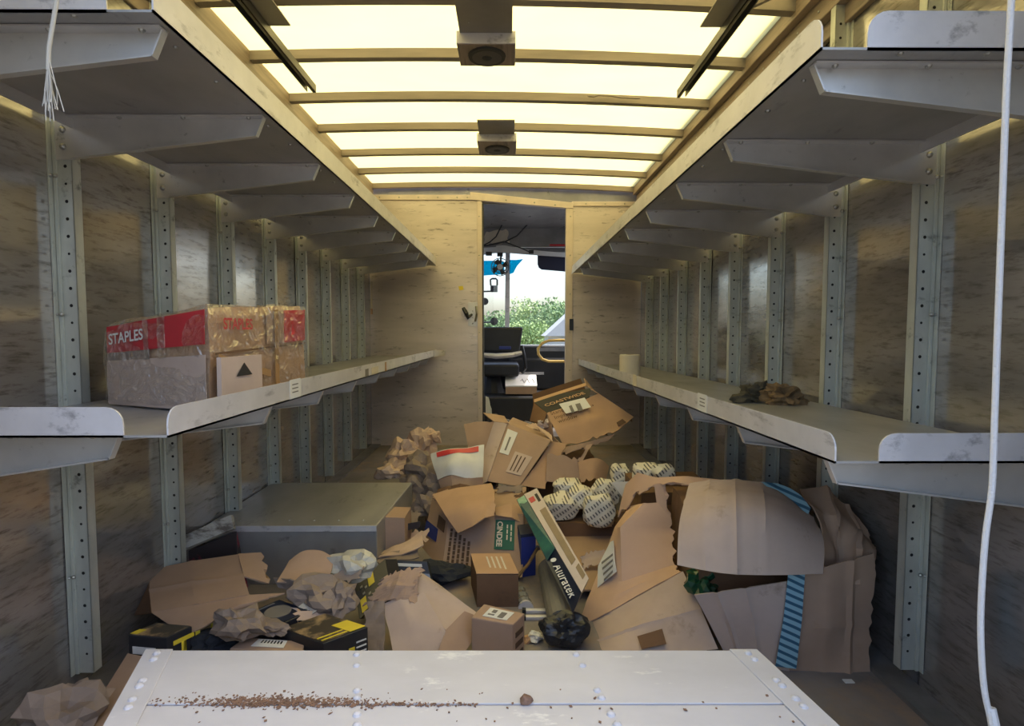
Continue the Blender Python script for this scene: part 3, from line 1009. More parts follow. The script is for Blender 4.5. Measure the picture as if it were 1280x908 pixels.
# overhead metal locker face and the white windscreen header under it
zt_, zb_ = at(650, 283, 5.55).z, at(650, 309, 5.55).z
oh = thing('overhead_panel', 'grey sheet metal panel above the windscreen with wires', 'panel', (0, 5.55, zb_))
MB().box((-1.04, 5.55, zb_), (1.04, 5.6, zt_)).build('face', 'cab_metal', oh, bevel=0.004)
MB().box((-1.04, 5.53, zt_), (1.04, 5.56, zt_ + 0.025)).build('upper_ledge', 'lip_metal', oh, bevel=0.003)
a, b = at(687, 307, 5.545), at(708, 309, 5.545)
MB().box((a.x, 5.54, a.z - 0.006), (b.x + .2, 5.55, a.z + 0.012)).build('red_strip', 'red_print', oh)
mb = MB()
P_ = [at(604, 311, 5.62), at(625, 307, 5.56), at(640, 309, 5.56), at(665, 313, 5.56), at(710, 317, 5.6)]
P2 = [at(604, 319, 5.62), at(625, 316, 5.56), at(640, 317, 5.56), at(665, 319, 5.56), at(710, 322, 5.6)]
sheet('header', [P_, P2], 'cab_white', oh, sub=4, wob=0, th=0.02, curve=True)
wi = MB()
wi.tube([at(630, 270, 5.3), at(628, 280, 5.4), at(620, 296, 5.5), at(612, 303, 5.5), at(604, 307, 5.5)], 0.006, 6)
wi.tube([at(669, 269, 5.3), at(660, 280, 5.4), at(646, 295, 5.5), at(630, 303, 5.5), at(604, 308, 5.5)], 0.007, 6)
wi.tube([at(604, 308, 5.48), at(630, 302, 5.48), at(648, 309, 5.48), at(662, 315, 5.5)], 0.006, 6)
wi.build('wires', 'black_plastic', oh, smooth=True)
for px, py in ((630, 270), (668, 270)):
    MB().dome(at(px, py, 5.3), (0, -0.7, -0.7), 0.016, 0.02).build('wire_socket', 'copper', oh)
for px, py, w in ((611, 317, 0.03), (625, 318, 0.028), (664, 315, 0.024)):
    q = at(px, py, 5.5)
    MB().box(q + V(-w, 0, -0.018), q + V(w, 0.04, 0.018)).build('clip', 'black_plastic', oh, bevel=0.003)
q = at(617, 300, 5.56)
sheet('torn_lining', [[at(606, 288, 5.53), at(632, 285, 5.53)], [at(606, 308, 5.53), at(640, 306, 5.53)]], 'roll_paper', oh, sub=5, wob=0.02, crump=0.01, torn='lrtb', jag=0.03, th=0.002)
MB().disc(at(621, 253, 4.75), (0, 0, -1), 0.045, 0.01, 16).build('roof_vent', 'black_plastic', oh)

# windscreen: two panes, centre pillar, sill
ws = bpy.data.objects.new('window_1', None)
COL.objects.link(ws)
ws['kind'] = 'structure'
zs = at(650, 432, 5.85).z
xp = at(635, 380, 5.85).x
MB().box((-1.0, 5.85, zs), (xp - 0.02, 5.856, 1.75)).build('pane', 'windscreen', ws)
MB().box((xp + 0.02, 5.85, zs), (1.0, 5.856, 1.75)).build('pane', 'windscreen', ws)
a, b = at(632, 318, 5.82), at(637.5, 410, 5.82)
MB().hexa([V(b.x - .055, 5.82, zs), V(b.x - .008, 5.82, zs), V(b.x - .008, 5.87, zs), V(b.x - .055, 5.87, zs)],
          [V(a.x - .0, 5.82, 1.75), V(a.x + .047, 5.82, 1.75), V(a.x + .047, 5.87, 1.75), V(a.x, 5.87, 1.75)]).build('pillar', 'lip_metal', ws)
MB().box((-1.05, 5.80, 0), (1.05, 5.95, zs)).build('sill', 'cab_black', ws)
MB().box((-1.05, 5.82, 1.72), (1.05, 5.9, 1.93)).build('head', 'cab_metal', ws)
MB().box((-1.06, 5.82, 0), (-0.98, 5.9, 1.93)).build('frame', 'cab_metal', ws)
MB().box((0.98, 5.82, 0), (1.06, 5.9, 1.93)).build('frame', 'cab_metal', ws)
# blue sun strip hanging at the top of the glass
sheet_root = thing('sun_film', 'torn bright blue sun film along the top of the windscreen', 'sun film', at(625, 345, 5.80))
sheet('film', [[at(600, 326, 5.80), at(615, 326, 5.8), at(630, 327, 5.8)], [at(600, 345, 5.80), at(615, 344, 5.8), at(631, 343, 5.8)]], 'blue_film', sheet_root, sub=3, wob=0.006, th=0.001)
sheet('film', [[at(637, 325, 5.80), at(645, 325, 5.8), at(654, 324, 5.8)], [at(637, 343, 5.80), at(642, 341, 5.8), at(646, 333, 5.8)]], 'blue_film', sheet_root, sub=3, wob=0.006, th=0.001)

# sun visor with a rounded lower corner
vz = thing('sun_visor', 'dark blue sun visor folded down over the right pane', 'sun visor', at(690, 325, 5.6))
poly = [at(672, 317, 5.6), at(672, 330, 5.6), at(673.5, 334.5, 5.6), at(677, 337, 5.6), at(712, 340, 5.6), at(712, 318, 5.6)]
MB().prism(poly, V(0, 0.025, 0)).build('pad', 'visor_blue', vz, bevel=0.004)
MB().tube([at(672, 317.5, 5.59), at(690, 317, 5.59), at(712, 318, 5.59)], 0.008, 6).build('rod', 'black_plastic', vz)

# small dashboard fan
fn = thing('cab_fan', 'small clip-on fan with wire cage at the windscreen pillar', 'fan', at(625, 332, 5.45))
c = at(625, 334, 5.45)
R_ = 0.085
cg = MB()
for rr in (1.0, 0.68, 0.36):
    pts = [c + V(math.cos(t) * R_ * rr, -0.02 * (1 - rr), math.sin(t) * R_ * rr) for t in [2 * math.pi * k / 20 for k in range(21)]]
    cg.tube(pts, 0.004, 5, cap=False)
for k in range(10):
    t = 2 * math.pi * k / 10
    cg.tube([c + V(0, -0.02, 0), c + V(math.cos(t) * R_, 0, math.sin(t) * R_)], 0.0025, 5)
cg.build('cage', 'dark_metal', fn)
MB().tube([c + V(0, -0.03, 0), c + V(0, 0.05, 0)], [0.026, 0.032], 14).build('motor', 'cab_white', fn)
for k in range(4):
    t = 2 * math.pi * k / 4 + 0.4
    d = V(math.cos(t), 0, math.sin(t))
    e = V(-math.sin(t), 0, math.cos(t))
    MB().add([c + d * .02 + e * .012 + V(0, .01, 0), c + d * .075 + e * .035 + V(0, .02, 0), c + d * .078 - e * .02 + V(0, .0, 0), c + d * .02 - e * .012 + V(0, .004, 0)],
             [(0, 1, 2, 3)]).build('blade', 'speaker_cone', fn)
MB().tube([c + V(0, 0.03, 0.02), c + V(0.01, 0.05, 0.11), at(625, 317, 5.5)], 0.010, 8).build('bracket', 'black_plastic', fn)

# outside mirrors seen through the left pane
mr = thing('wing_mirror', 'square wing mirror on a bracket outside the left windscreen pane', 'mirror', at(618, 360, 6.15))
pts = [at(613.5, 357, 6.15), at(613, 350, 6.15), at(615, 348.5, 6.15), at(620, 348.5, 6.15), at(621.5, 350, 6.15), at(621.5, 357, 6.15)]
MB().tube(pts, 0.010, 6).build('arm', 'black_plastic', mr)
a, b = at(613, 357, 6.15), at(622, 364, 6.15)
MB().box((a.x, 6.14, b.z - 0.01), (b.x, 6.20, a.z)).build('housing', 'navy_print', mr, bevel=0.006)
MB().tube([V(a.x + .03, 6.17, b.z), V(-0.6, 6.1, b.z - 0.02), V(-1.0, 5.885, b.z - 0.05)], 0.009, 6).build('arm', 'black_plastic', mr)
for px, py, r, lb in ((606, 377, 0.040, 'upper of two round black convex mirrors outside the cab'), (617.5, 402, 0.042, 'lower of two round black convex mirrors outside the cab')):
    c = at(px, py, 6.15)
    k = thing('round_mirror', lb, 'mirror', c, group='round mirrors outside the cab')
    MB().tube([c, c + V(0, 0.02, 0), c + V(0, 0.04, 0)], [r, r * 0.95, r * 0.5], 18).build('shell', 'black_plastic', k, smooth=False)
    MB().tube([c + V(0, 0.03, 0), c + V(-0.2, 0.02, -0.02), V(-1.0, 5.885, c.z - 0.08)], 0.009, 6).build('arm', 'black_plastic', k)

# driver seat: black back rest, cushion, arm rest, pedestal
st = thing('driver_seat', 'black vinyl driver seat with arm rest left of the cab doorway', 'seat', at(630, 500, 5.15))
z0 = 0.06
a, b = at(600, 409, 5.2), at(654, 409, 5.2)
c, d = at(600, 440, 5.2), at(649, 442, 5.2)
MB().hexa([c, d, d + V(0, .09, 0), c + V(0, .09, 0)], [a, b, b + V(0, .07, 0), a + V(0, .07, 0)]).build('backrest', 'seat_vinyl', st, bevel=0.02)
c2 = at(604, 462, 5.2)
MB().box((c.x, 5.2, c2.z - 0.07), (d.x, 5.65, c2.z + 0.05)).build('cushion', 'seat_vinyl', st, bevel=0.025)
q = at(630, 444, 5.12)
MB().tube([at(604, 444, 5.12), at(620, 445.5, 5.12), at(640, 444, 5.12), at(652, 441, 5.14)], [0.022, 0.026, 0.024, 0.02], 8).build('armrest', 'lip_metal', st, smooth=True)
MB().tube([at(652, 432, 5.14), at(655, 445, 5.14), at(657, 460, 5.16), at(653, 466, 5.2)], 0.016, 8).build('arm_frame', 'black_plastic', st, smooth=True)
MB().tube([V((c.x + d.x) / 2 - 0.08, 5.4, at(650, 497, 5.0).z + 0.002), V((c.x + d.x) / 2 - 0.08, 5.4, c2.z - 0.06)], [0.12, 0.08], 12).build('pedestal', 'cab_black', st)
q = at(632, 435, 5.19)
MB().box((q.x - 0.06, 5.18, q.z - 0.015), (q.x + 0.05, 5.20, q.z + 0.015)).build('blue_badge', 'blue_print', st, bevel=0.004)

# engine cover and dashboard
ec = thing('engine_cover', 'black engine cover with low platform in the cab', 'engine cover', (0.1, 5.5, z0))
za = at(650, 497, 5.0).z
MB().box((-0.35, 5.02, z0), (0.62, 5.75, za)).build('platform', 'cab_black', ec, bevel=0.015)
MB().box((0.0, 5.62, za), (0.75, 5.80, at(650, 448, 5.6).z)).build('rear_cowl', 'cab_black', ec, bevel=0.02)
a = at(655, 467, 5.61)
MB().box((a.x - 0.18, 5.605, a.z - 0.013), (a.x + 0.2, 5.62, a.z + 0.013)).build('chrome_strip', 'lip_metal', ec)
ds = thing('dashboard', 'dashboard with pale top sheet under the windscreen', 'dashboard', (0.3, 5.72, 0.6))
zt_ = at(680, 433, 5.7).z
MB().box((-1.0, 5.66, zt_ - 0.18), (1.0, 5.84, zt_)).build('panel', 'cab_black', ds, bevel=0.015)
MB().box((0.10, 5.68, zt_), (1.0, 5.86, zt_ + 0.012)).build('top_sheet', 'cab_white', ds)
MB().box((0.28, 5.655, zt_ - 0.05), (0.9, 5.665, zt_ - 0.015)).build('vent', 'cab_metal', ds)

# carton standing on the platform
cb = thing('cab_carton', 'small carton with white paper on top inside the cab', 'carton', at(653, 492, 5.1))
a, b = at(632, 493, 5.12), at(671, 493, 5.12)
c = V(0, 0, at(650, 484, 5.12).z - a.z)
carton('body', a, b - a, V(0, 0.20, 0), c, 'cardboard', cb, wob=0.002)
carton('white_wrap', a + c - V(0.003, 0.003, 0), (b - a) + V(.006, 0, 0), V(0, 0.22, 0.085), V(0, 0, 0.012), 'paper_white', cb, wob=0.002)
w0 = a + c + V(0.14, 0.05, 0.034)
MB().tube([w0 + V(0.016 * k, 0.045 * math.sin(k * 2.1) + 0.04, 0.385 * (0.045 * math.sin(k * 2.1) + 0.04)) for k in range(9)], 0.0025, 5).build('handwriting', 'ink_black', cb)

# yellow grab rail
yr = thing('grab_rail', 'yellow bent tube grab rail in the cab doorway', 'grab rail', at(690, 440, 4.95))
pts = [at(725, 425.5, 4.95), at(700, 425.5, 4.95), at(686, 426, 4.95), at(678, 429, 4.95), at(672.5, 436, 4.95), at(673, 443, 4.95), at(678, 449.5, 4.95), at(686, 452, 4.95), at(700, 452, 4.95), at(725, 452.5, 4.95)]
MB().tube(pts, 0.0125, 10).build('tube', 'rail_yellow', yr, smooth=True)
MB().disc(pts[0], (-1, 0, 0), 0.03, 0.006, 12).build('foot_plate', 'rail_yellow', yr)
MB().disc(pts[-1], (-1, 0, 0), 0.03, 0.006, 12).build('foot_plate', 'rail_yellow', yr)
yr_post = MB().box((pts[0].x, 4.92, z0), (pts[0].x + 0.03, 4.98, pts[0].z + 0.05)).build('post', 'cab_black', yr)

# crumpled dark litter on the cab floor
lt = wad('litter', V(at(624, 516, 4.75).x, 4.78, 0.115), (0.10, 0.08, 0.075), 'rag_dark', None, seed=21, amp=0.5, scale=3.0)
tag(lt, 'crumpled dark litter on the cab floor behind the doorway', 'litter')
lt = wad('litter', V(at(655, 519, 4.78).x, 4.80, 0.085), (0.11, 0.09, 0.035), 'rag_dark', None, seed=22, amp=0.5, scale=3.0)
tag(lt, 'flat dark litter heap on the cab floor next to the large box', 'litter')
wp = thing('door_stop', 'torn pale strip at the foot of the left door jamb', 'strip', at(610, 515, 4.45))
sheet('strip', [[at(607, 495, 4.43), at(612, 498, 4.43)], [at(607, 520, 4.43), at(615, 520, 4.43)]], 'cab_white', wp, sub=5, wob=0.003, torn='r', jag=0.01, th=0.004)

# ------------------------------------------------------------------ outside
gr = MB().box((-60, -40, -0.80), (60, 15, -0.72)).build('ground', 'asphalt')
gr['kind'] = 'structure'
gr = MB().box((-60, 15, -0.80), (60, 90, -0.70)).build('ground', 'grass_ground')
gr['kind'] = 'structure'
def tree(label, base, h, w, leaf, seed, n=1500):
    rnd = random.Random(seed)
    r = thing('tree', label, 'tree', base, group='trees beyond the windscreen')
    base = Vector(base)
    MB().tube([base, base + V(0, 0, h * 0.35), base + V(0.1, 0, h * 0.6)], [w * 0.06, w * 0.05, w * 0.03], 7).build('trunk', 'bark', r)
    mb = MB()
    blobs = [(base + V(rnd.uniform(-.32, .32) * w, rnd.uniform(-.25, .25) * w, h * rnd.uniform(0.38, 0.86)), w * rnd.uniform(0.16, 0.3)) for _ in range(12)]
    for k in range(n):
        c, rr = rnd.choice(blobs)
        d = Vector((rnd.gauss(0, 1), rnd.gauss(0, 1), rnd.gauss(0, 1))).normalized()
        p = c + d * rr * (rnd.random() ** 0.35)
        s_ = rnd.uniform(0.035, 0.085) * (w / 3.0)
        u = Vector((rnd.gauss(0, 1), rnd.gauss(0, 1), rnd.gauss(0, 1))).normalized() * s_
        v = u.cross(Vector((rnd.gauss(0, 1), rnd.gauss(0, 1), rnd.gauss(0, 1)))).normalized() * s_ * 0.8
        mb.add([p - u, p - v, p + u, p + v], [(0, 1, 2, 3)])
    mb.build('foliage', leaf, r)
gz = -0.70
for px, Y, topy, w, lf, sd, lb in ((612, 33, 392, 4.2, 'leaf_b', 1, 'dark green tree farthest left through the cab windscreen'),
                                   (632, 26, 398, 2.6, 'leaf_b', 2, 'small dark tree beside the windscreen pillar'),
                                   (652, 44, 392, 4.6, 'leaf_b', 3, 'mid green tree right of the windscreen pillar'),
                                   (677, 37.5, 377, 4.6, 'leaf_a', 4, 'tallest pale green tree seen through the windscreen'),
                                   (700, 31.5, 382, 4.0, 'leaf_b', 5, 'tree partly hidden by the right door jamb'),
                                   (662, 21.5, 400, 2.4, 'leaf_a', 6, 'low yellow green bush in front of the tall tree'),
                                   (722, 50, 378, 5.0, 'leaf_a', 7, 'far tree at the right edge of the windscreen view'),
                                   (590, 40, 388, 4.6, 'leaf_a', 8, 'far tree at the left edge of the windscreen view')):
    b = at(px, 414, Y)
    tree(lb, (b.x, Y, gz), at(px, topy + 6, Y).z - gz, w, lf, sd, 5200)
hs = thing('shed', 'pale shed roof beside the trees beyond the windscreen', 'shed', at(706, 430, 17))
c = at(714, 420, 17)
w_, zr = 0.85, at(708, 388, 17).z
MB().box((c.x - w_ + .1, 16.2, gz), (c.x + w_ - .1, 18, c.z)).build('walls', 'roof_pale', hs)
MB().prism([V(c.x - w_, 16, c.z), V(c.x, 16, zr), V(c.x + w_, 16, c.z)], V(0, 2.2, 0)).build('roof', 'roof_pale', hs)

# ------------------------------------------------------------------ things on the shelves
zl = 0.7365
pc = thing('wrapped_parcel', 'shrink wrapped cardboard parcel with red lid band on the left shelf', 'parcel', (-0.78, 1.4, zl))
b0, b1, b2, b3 = V(-0.935, 1.315, zl), V(-0.625, 1.172, zl), V(-0.604, 1.655, zl), V(-0.95, 1.70, zl)
H0, H1, H2, H3 = 0.185, 0.222, 0.245, 0.235
def skew_box(cs, hs, wob, seed, push=0.0, n=7):
    """box on four floor corners with its own height at each; push blows the skin outwards"""
    cen = sum(cs, Vector()) / 4
    ring = []
    for i in range(4):
        for k in range(n):
            t = k / n
            p = cs[i].lerp(cs[(i + 1) % 4], t)
            h = hs[i] + (hs[(i + 1) % 4] - hs[i]) * t
            ring.append((p, h))
    P = []
    for j in range(n + 1):
        w = j / n
        row = []
        for p, h in ring + ring[:1]:
            q = p + V(0, 0, h * w)
            d = (p - cen)
            d.z = 0
            rr = 1.0 - 0.05 * max(0, abs(w - 0.5) * 2 - 0.8) / 0.2
            q = V(cen.x + d.x * rr, cen.y + d.y * rr, q.z) + d.normalized() * push
            q += Vector((noise.noise(q * 12 + V(seed, 0, 0)), noise.noise(q * 12 + V(0, seed, 3)), noise.noise(q * 12 + V(4, 0, seed)))) * wob
            row.append(q)
        P.append(row)
    mb = MB().grid(P)
    topring = P[-1][:-1]
    c = sum(topring, Vector()) / len(topring)
    k = len(mb.v)
    mb.v.append(c)
    m_ = len(topring)
    base_i = n * (m_ + 1)
    for i in range(m_):
        mb.f.append((base_i + i, base_i + i + 1, k))
    botc = sum(P[0][:-1], Vector()) / m_
    k2 = len(mb.v)
    mb.v.append(botc)
    for i in range(m_):
        mb.f.append((i + 1, i, k2))
    return mb
cs, hs = [b0, b1, b2, b3], [H0, H1, H2, H3]
skew_box(cs, hs, 0.004, 3).build('carton_body', 'cardboard_warm', pc)
# red printed bands on the rear face and on the far end of the side face
def on_face(c0, c1, h0, h1, u0, u1, w0, w1, out, name, m_, n=6):
    d = (c1 - c0)
    nr = V(d.y, -d.x, 0).normalized()
    rows = []
    for w in (w1, w0):
        r = []
        for k in range(n + 1):
            u = u0 + (u1 - u0) * k / n
            r.append(c0 + d * u + V(0, 0, (h0 + (h1 - h0) * u) * w) + nr * out)
        rows.append(r)
    return sheet(name, rows, m_, pc, sub=2, wob=0.003, wscale=12, th=0.001)
on_face(b0, b1, H0, H1, 0.01, 0.99, 0.66, 0.985, 0.006, 'red_band', 'red_print')
on_face(b0, b1, H0, H1, 0.01, 0.45, 0.56, 0.655, 0.006, 'tape_patch', 'kraft_grey')
on_face(b0, b1, H0, H1, 0.0, 0.99, 0.02, 0.56, 0.0055, 'front_print', 'cardboard_grey')
on_face(b1, b2, H1, H2, 0.70, 0.99, 0.60, 0.96, 0.006, 'red_band', 'red_print')
on_face(b1, b2, H1, H2, 0.50, 0.70, 0.60, 0.96, 0.0055, 'lid_edge', 'cardboard')
on_face(b1, b2, H1, H2, 0.02, 0.99, 0.555, 0.575, 0.006, 'lid_seam', 'cardboard_dark')
d1 = (b1 - b0).normalized()
n1 = V(d1.y, -d1.x, 0)
lettering('lettering', 'STAPLES', b0 + d1 * 0.02 + V(0, 0, 0.142) + n1 * 0.009, d1 + V(0, 0, 0.11), V(0, 0, 1), 0.034, 'paper_white', pc, bold=0.0006)
d2 = (b2 - b1).normalized()
n2 = V(d2.y, -d2.x, 0)
lettering('lettering', 'STAPLES', b1 + d2 * 0.035 + V(0, 0, 0.178) + n2 * 0.009, d2, V(0, 0, 1), 0.034, 'red_ink', pc, bold=0.0008)
for u, w_ in ((0.10, 0.05), (0.24, 0.07)):
    on_face(b0, b1, H0, H1, 0.32 + u, 0.32 + u + w_, 0.55, 0.99, 0.0085, 'clear_tape', 'stretch_wrap')
on_face(b1, b2, H1, H2, 0.57, 0.61, 0.02, 0.97, 0.010, 'packing_tape', 'tape_brown')
dd = b2 - b1
sheet('packing_tape', [[b1 + dd * 0.02 + V(0, 0, .125) + n2 * .012, b1 + dd * 0.5 + V(0, 0, .075) + n2 * .012], [b1 + dd * 0.02 + V(0, 0, .11) + n2 * .012, b1 + dd * 0.5 + V(0, 0, .058) + n2 * .012]], 'tape_brown', pc, sub=6, wob=0.004, th=0.001)
skew_box([c + (c - (b0 + b2) / 2).normalized() * 0.004 for c in cs], [h + 0.004 for h in hs], 0.008, 8, push=0.008, n=10).build('stretch_film', 'stretch_wrap', pc)

sb = thing('arrow_carton', 'small tan carton with black arrow tucked before the wrapped parcel', 'carton', (-0.59, 1.28, zl))
o = V(-0.598, 1.165, zl)
w_ = V(0.012, 0.165, 0)
carton('body', o, w_, V(-0.010, 0.001, 0), V(0, 0, 0.118), 'cardboard_grey', sb, wob=0.001)
u = w_.normalized()
q = o + w_ * 0.5 + V(0.003, 0, 0.075)
MB().prism([q - u * 0.032, q + u * 0.032, q + V(0, 0, 0.028)], V(0.001, 0, 0)).build('arrow', 'ink_black', sb)
MB().prism([q - u * 0.03 - V(0, 0, 0.048), q + u * 0.03 - V(0, 0, 0.048), q + u * 0.03 - V(0, 0, 0.038), q - u * 0.03 - V(0, 0, 0.038)], V(0.001, 0, 0)).build('arrow_bar', 'ink_black', sb)

pr_ = thing('paper_roll', 'upright beige paper roll on the right shelf', 'paper roll', (0.66, 3.02, 0.668))
c = V(0.655, 3.02, 0.664)
P = []
for z, r in ((0, 0.053), (0.004, 0.055), (0.115, 0.055), (0.119, 0.053), (0.119, 0.022), (0.0, 0.022)):
    P.append([c + V(math.cos(2 * math.pi * k / 28) * r, math.sin(2 * math.pi * k / 28) * r, z) for k in range(29)])
MB().grid(P).build('roll', 'roll_paper', pr_, smooth=False)
P = [[c + V(math.cos(2 * math.pi * k / 20) * r, math.sin(2 * math.pi * k / 20) * r, z) for k in range(21)] for z, r in ((0.001, 0.0215), (0.1195, 0.0215), (0.1195, 0.019), (0.001, 0.019))]
MB().grid(P).build('core', 'cardboard', pr_)
rg = wad('rag', V(0.795, 1.80, 0.700), (0.058, 0.045, 0.034), 'rag_dark', None, seed=5, amp=0.7, scale=3.0, sub=4)
tag(rg, 'dark brown crumpled rag on the right shelf, further from camera', 'rag')
rg = wad('rag', V(0.862, 1.74, 0.702), (0.058, 0.04, 0.034), 'rag_brown', None, seed=6, amp=0.65, scale=3.0, sub=4)
tag(rg, 'tan crumpled rag on the right shelf, nearer the camera', 'rag')

# ------------------------------------------------------------------ ropes
rp = thing('rope', 'long thin white rope hanging down at the right side', 'rope', at(1235, 908, 0.80))
pts = [at(x, y, 0.80) for x, y in ((1266, -40), (1262, 40), (1258, 110), (1254, 220), (1250, 330), (1246, 440), (1243, 530), (1240, 610), (1232, 670), (1227, 740), (1226, 800), (1230, 860), (1238, 900), (1246, 950))]
sm = []
for i in range(len(pts) - 1):
    for k in range(4):
        sm.append(catmull(pts[max(i - 1, 0)], pts[i], pts[i + 1], pts[min(i + 2, len(pts) - 1)], k / 4))
MB().tube(sm, 0.0042, 8).build('cord', 'rope_white', rp, smooth=True)
MB().tube([at(1239, 885, 0.80), at(1246, 925, 0.79)], [0.006, 0.008], 8).build('knot', 'rope_white', rp)
fr = thing('frayed_rope', 'frayed pale rope end hanging before the left upper shelf', 'rope', at(62, 150, 0.86))
MB().tube([at(76, -40, 0.86), at(71, 0, 0.86), at(66, 30, 0.86), at(61, 60, 0.86), at(60, 88, 0.86)], 0.003, 8).build('cord', 'rope_grey', fr, smooth=True)
rnd = random.Random(8)
mb = MB()
for k in range(22):
    x1 = 60 + rnd.gauss(0, 4.5) + (10 if k % 5 == 0 else 0)
    y1 = rnd.uniform(128, 152)
    mb.tube([at(60 + rnd.uniform(-1, 1), 80 + rnd.uniform(-12, 4), 0.86), at(60 + (x1 - 60) * .5 + rnd.gauss(0, 2), 112, 0.86 + rnd.uniform(-.006, .006)), at(x1, y1, 0.86 + rnd.uniform(-.006, .006))], 0.0008, 4)
tag(mb.build('strands', 'rope_grey', fr), kind='stuff')
og = thing('orange_tag', 'narrow strip with orange end hanging on the left wall near the bulkhead', 'tag', at(457, 390, 4.2))
a = at(457, 350, 4.25)
MB().box((XL + 0.05, 4.24, at(457, 392, 4.25).z), (XL + 0.056, 4.27, at(457, 352, 4.25).z)).build('strip', 'roll_paper', og)
MB().box((XL + 0.049, 4.238, at(457, 393, 4.25).z), (XL + 0.057, 4.272, at(457, 386, 4.25).z)).build('orange_end', 'cardboard_warm', og)
tm = MB().box(onz(1060, 853, 0.0005) - V(0.010, 0.006, 0), onz(1060, 853, 0) + V(0.014, 0.008, 0.003)).build('paper_scrap', 'paper_white', None)
tag(tm, 'tiny white paper scrap on the floor beside the large right carton', 'scrap')

# ------------------------------------------------------------------ the heap: right hand cartons
bc = thing('burst_carton', 'large collapsed carton with blue striped tape at the right wall', 'carton', (0.74, 1.6, 0))
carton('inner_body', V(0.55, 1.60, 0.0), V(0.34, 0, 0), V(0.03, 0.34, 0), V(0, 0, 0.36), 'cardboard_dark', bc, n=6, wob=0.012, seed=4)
sheet('lower_panel', [[at(868, 744, 1.52), at(925, 735, 1.475), at(984, 727, 1.455)],
                      [at(890, 785, 1.52), at(938, 782, 1.475), at(986, 778, 1.453)],
                      [at(912, 826, 1.52), at(945, 832, 1.475), at(986, 838, 1.452)]], 'cardboard_grey', bc, sub=10, wob=0.006, folds=(('u', 0.25, 0.006, 0.04), ('u', 0.55, 0.005, 0.04)))
sheet('side_panel', [[at(996, 716, 1.458), at(1040, 705, 1.455), at(1092, 690, 1.47)],
                     [at(990, 780, 1.458), at(1040, 775, 1.452), at(1089, 770, 1.47)],
                     [at(984, 838, 1.452), at(1035, 841, 1.447), at(1088, 841, 1.445)]], 'cardboard', bc, sub=9, wob=0.009, wscale=10, torn='r', jag=0.008, folds=(('u', 0.42, 0.006, 0.05), ('u', 0.72, 0.008, 0.05), ('v', 0.55, 0.004, 0.04)))
sheet('crushed_corner', [[at(1000, 611, 1.66), at(1030, 612, 1.65), at(1060, 632, 1.62), at(1075, 650, 1.58)],
                         [at(1012, 636, 1.56), at(1038, 648, 1.56), at(1070, 668, 1.55), at(1090, 677, 1.53)],
                         [at(1028, 678, 1.50), at(1050, 690, 1.53), at(1070, 688, 1.48), at(1095, 688, 1.50)],
                         [at(1030, 740, 1.472), at(1052, 735, 1.49), at(1068, 730, 1.465), at(1091, 725, 1.48)]], 'cardboard', bc, sub=8, wob=0.012, wscale=14, crump=0.016, cscale=9, torn='r', jag=0.008, seed=7, smooth=True, folds=(('u', 0.35, 0.015, 0.08), ('u', 0.7, 0.012, 0.08)))
sheet('top_flap', [[at(862, 606, 1.66), at(905, 601, 1.62), at(960, 607, 1.62), at(1000, 630, 1.62)],
                   [at(851, 650, 1.53), at(905, 640, 1.46), at(965, 645, 1.45), at(1026, 668, 1.50)],
                   [at(847, 707, 1.46), at(905, 717, 1.40), at(965, 719, 1.40), at(1028, 718, 1.43)]], 'cardboard_grey', bc, sub=12, wob=0.004, wscale=9, curve=True, seed=3, folds=(('u', 0.22, 0.004, 0.03), ('u', 0.42, 0.006, 0.03), ('u', 0.62, 0.004, 0.03), ('v', 0.3, 0.004, 0.04)))
sheet('tape', [[at(986, 712, 1.448), at(1007, 712, 1.445)], [at(979, 775, 1.445), at(1002, 775, 1.442)], [at(969, 833, 1.44), at(995, 836, 1.436)]], 'tape_blue', bc, sub=6, wob=0.003, th=0.0015)
sheet('tape', [[at(935, 603, 1.63), at(972, 606, 1.60), at(998, 618, 1.58), at(1013, 636, 1.56)],
               [at(945, 607, 1.61), at(968, 612, 1.585), at(992, 628, 1.565), at(1009, 645, 1.545)]], 'tape_blue', bc, sub=6, wob=0.003, th=0.0015, curve=True)
gb = wad('green_foil', at(878, 728, 1.62), (0.045, 0.05, 0.05), 'green_glass', None, seed=11, amp=0.5, scale=3.5)
tag(gb, 'shiny dark green foil showing inside the burst carton', 'foil')

tc_ = thing('torn_carton', 'torn tan carton with white address label leaning in the heap', 'carton', (0.42, 1.85, 0))
sheet('front_panel', [[at(788, 634, 2.02), at(806, 630, 1.89), at(832, 628, 1.885)],
                      [at(770, 660, 1.96), at(776, 660, 1.85), at(842, 665, 1.85)],
                      [at(747, 722, 1.84), at(778, 728, 1.76), at(846, 706, 1.76)],
                      [at(721, 787, 1.72), at(765, 764, 1.69), at(853, 715, 1.69)]], 'cardboard_tan', tc_, sub=8, wob=0.004, torn='r', jag=0.014, folds=(('u', 0.78, 0.004, 0.03), ('v', 0.82, 0.004, 0.03)))
sheet('torn_top', [[at(783, 606, 2.06), at(797, 591, 2.0), at(822, 598, 1.92), at(860, 597, 1.86), at(912, 602, 1.80)],
                   [at(774, 648, 2.04), at(796, 620, 1.97), at(818, 610, 1.90), at(838, 606, 1.86), at(880, 612, 1.80)]], 'cardboard_tan', tc_, sub=6, wob=0.006, torn='b', jag=0.02, seed=5)
sheet('torn_strip', [[at(818, 606, 1.90), at(834, 604, 1.88)], [at(822, 636, 1.885), at(836, 640, 1.87)], [at(828, 690, 1.86), at(845, 700, 1.85)]], 'cardboard_tan', tc_, sub=7, wob=0.004, torn='r', jag=0.014, seed=6)
